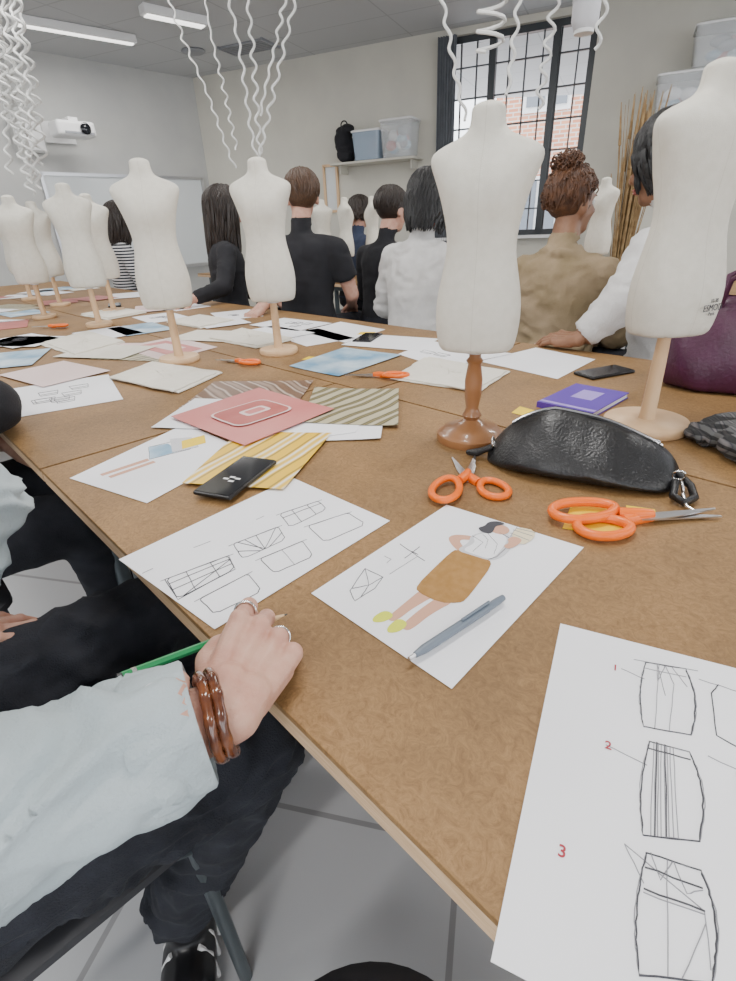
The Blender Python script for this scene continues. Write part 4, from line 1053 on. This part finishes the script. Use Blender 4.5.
# foreground student
EL=V((-.350,.182,.778)); WR=V((-.124,.293,.792)); fdv=(WR-EL).normalized()
fg=person('seated_student',-.60,.30,Y0,1.04,'shirt','jeans','skin','hbrown','short',lean=.30,seed=10,voxel=.0055,wr=.012,wf=13,
  elR=tuple(EL),wrR=tuple(WR),elL=(-.548,.63,.815),wrL=(-.60,.50,.665),
  kR=(-.17,.45,.55),aR=(-.345,.45,.15),kL=(-.36,.70,.56),aL=(-.33,.72,.12),loose=.030,armr=(.062,.046,.042,.028),toeR=(.22,-.97,0),
  hR=(V((.18,.97,.06)),V((.42,-.10,.88)),dict(skip=True)),hL=(V((.62,.75,-.16)),V((.1,-.1,1)),dict(curl=(.25,.35,.2),voxel=.0025)))
chair(-.515,.415,Y0)
hi=hand('hand_r',WR,V((.24,.965,.02)),V((.38,-.18,.90)),'R',M['skin'],fg,voxel=.0018,s=.99,fdir=fdv,
   curls=[(.46,.80,.35),(.60,1.0,.5),(.68,1.08,.5),(.72,1.08,.5)],thumbdirs=[(.45,.80,-.42),(.05,.90,-.42),(-.35,.85,-.30)])
for idx,t in((0,.62),(2,.55)):
    a,c=hi[idx][0],hi[idx][1]; bb=B(); bb.torus(a.lerp(c,t),(c-a),.0104,.0016,n=28); bb.torus(a.lerp(c,t+.07),(c-a),.0100,.0008,n=28); par(bb.obj('finger_ring',M['silver']),fg)
bb=B(); u=fdv.orthogonal().normalized(); w=fdv.cross(u); c=WR-fdv*.004
for off,rad,rt in((0,.0325,.0046),(-.0085,.0330,.0046)):
    ring=[c+fdv*(off+.002*math.sin(2*math.pi*i/48*2))+(u*math.cos(2*math.pi*i/48)+w*math.sin(2*math.pi*i/48))*rad for i in range(48)]
    bb.tube(ring,[rt*(1+.10*math.sin(i*1.57)) for i in range(48)],n=12,closed=True)
par(bb.obj('bangle',M['bead']),fg)
bb=B(); c0=EL.lerp(WR,.72); c1=EL.lerp(WR,.91); d=fdv
def rg(c,r): return [c+(u*math.cos(2*math.pi*i/40)+w*math.sin(2*math.pi*i/40))*(r+.0022*math.sin(i*.8)+.0015*math.sin(i*1.9)) for i in range(40)]
bb.loft([rg(c0,.048),rg(c0.lerp(c1,.1),.051),rg(c0.lerp(c1,.5),.050),rg(c1,.0485),rg(c1+d*.002,.046),rg(c1-d*.004,.043),rg(c0,.040)],cap=False)
par(bb.obj('shirt_cuff',M['shirt']),fg)
bb=B(); bb.rev([(0,0),(.005,0),(.005,.002),(0,.002)],c0.lerp(c1,.5)+V((0,0,.052)),n=14)
par(bb.obj('cuff_button',M['shade']),fg)
bb=B(); td=V((.22,-.97,0)).normalized(); sd=V((.97,.22,0)).normalized()
for k in range(3):
    for q in(-1,1):
        o_=V((-.345,.45,.0))+td*(.0+.03*k)+sd*.044*q
        bb.tube([o_+V((0,0,.02)),o_-td*.015+V((0,0,.06))-sd*.006*q,o_-td*.02+V((0,0,.085))-sd*.022*q],.0045,n=6)
par(bb.obj('shoe_stripes',M['white']),fg)
p0=V((-.222,.322,.803));p1=V((-.094,.440,.764)); d=(p1-p0).normalized(); L=(p1-p0).length
e=empty('green_pencil',p0); b=B(); b.tube([V((0,0,0)),d*.004],.0036,1,n=8); b.tube([d*.004,d*(L-.022)],.0037,0,n=6); b.tube([d*(L-.022),d*(L-.005)],[.0036,.0014],2,n=8); b.tube([d*(L-.005),d*L],[.0013,.0003],3,n=8)
b.tube([d*.012,d*.016],.0039,4,n=6); b.obj('shaft',[M['green'],M['black'],M['wood'],M['graph'],M['silver']],parent=e)
stool(-.02,.125,0,.13)

# ------------------------------------------------------------------ world, camera
w=bpy.data.worlds.new('World'); sc.world=w; w.use_nodes=True
bg=w.node_tree.nodes['Background']; bg.inputs[0].default_value=(.91,.95,1,1); bg.inputs[1].default_value=4.8
cam=bpy.data.cameras.new('Camera'); co=bpy.data.objects.new('Camera',cam); sc.collection.objects.link(co); sc.camera=co
cam.sensor_fit='VERTICAL'; cam.sensor_height=36; cam.lens=514.2/981*36; cam.clip_start=.02; cam.clip_end=100
Rm=Matrix.Rotation(math.radians(90-27.4),4,'X')@Matrix.Rotation(math.radians(-2.53),4,'Z')
co.matrix_world=Matrix.Translation((0,0,1.14))@Rm
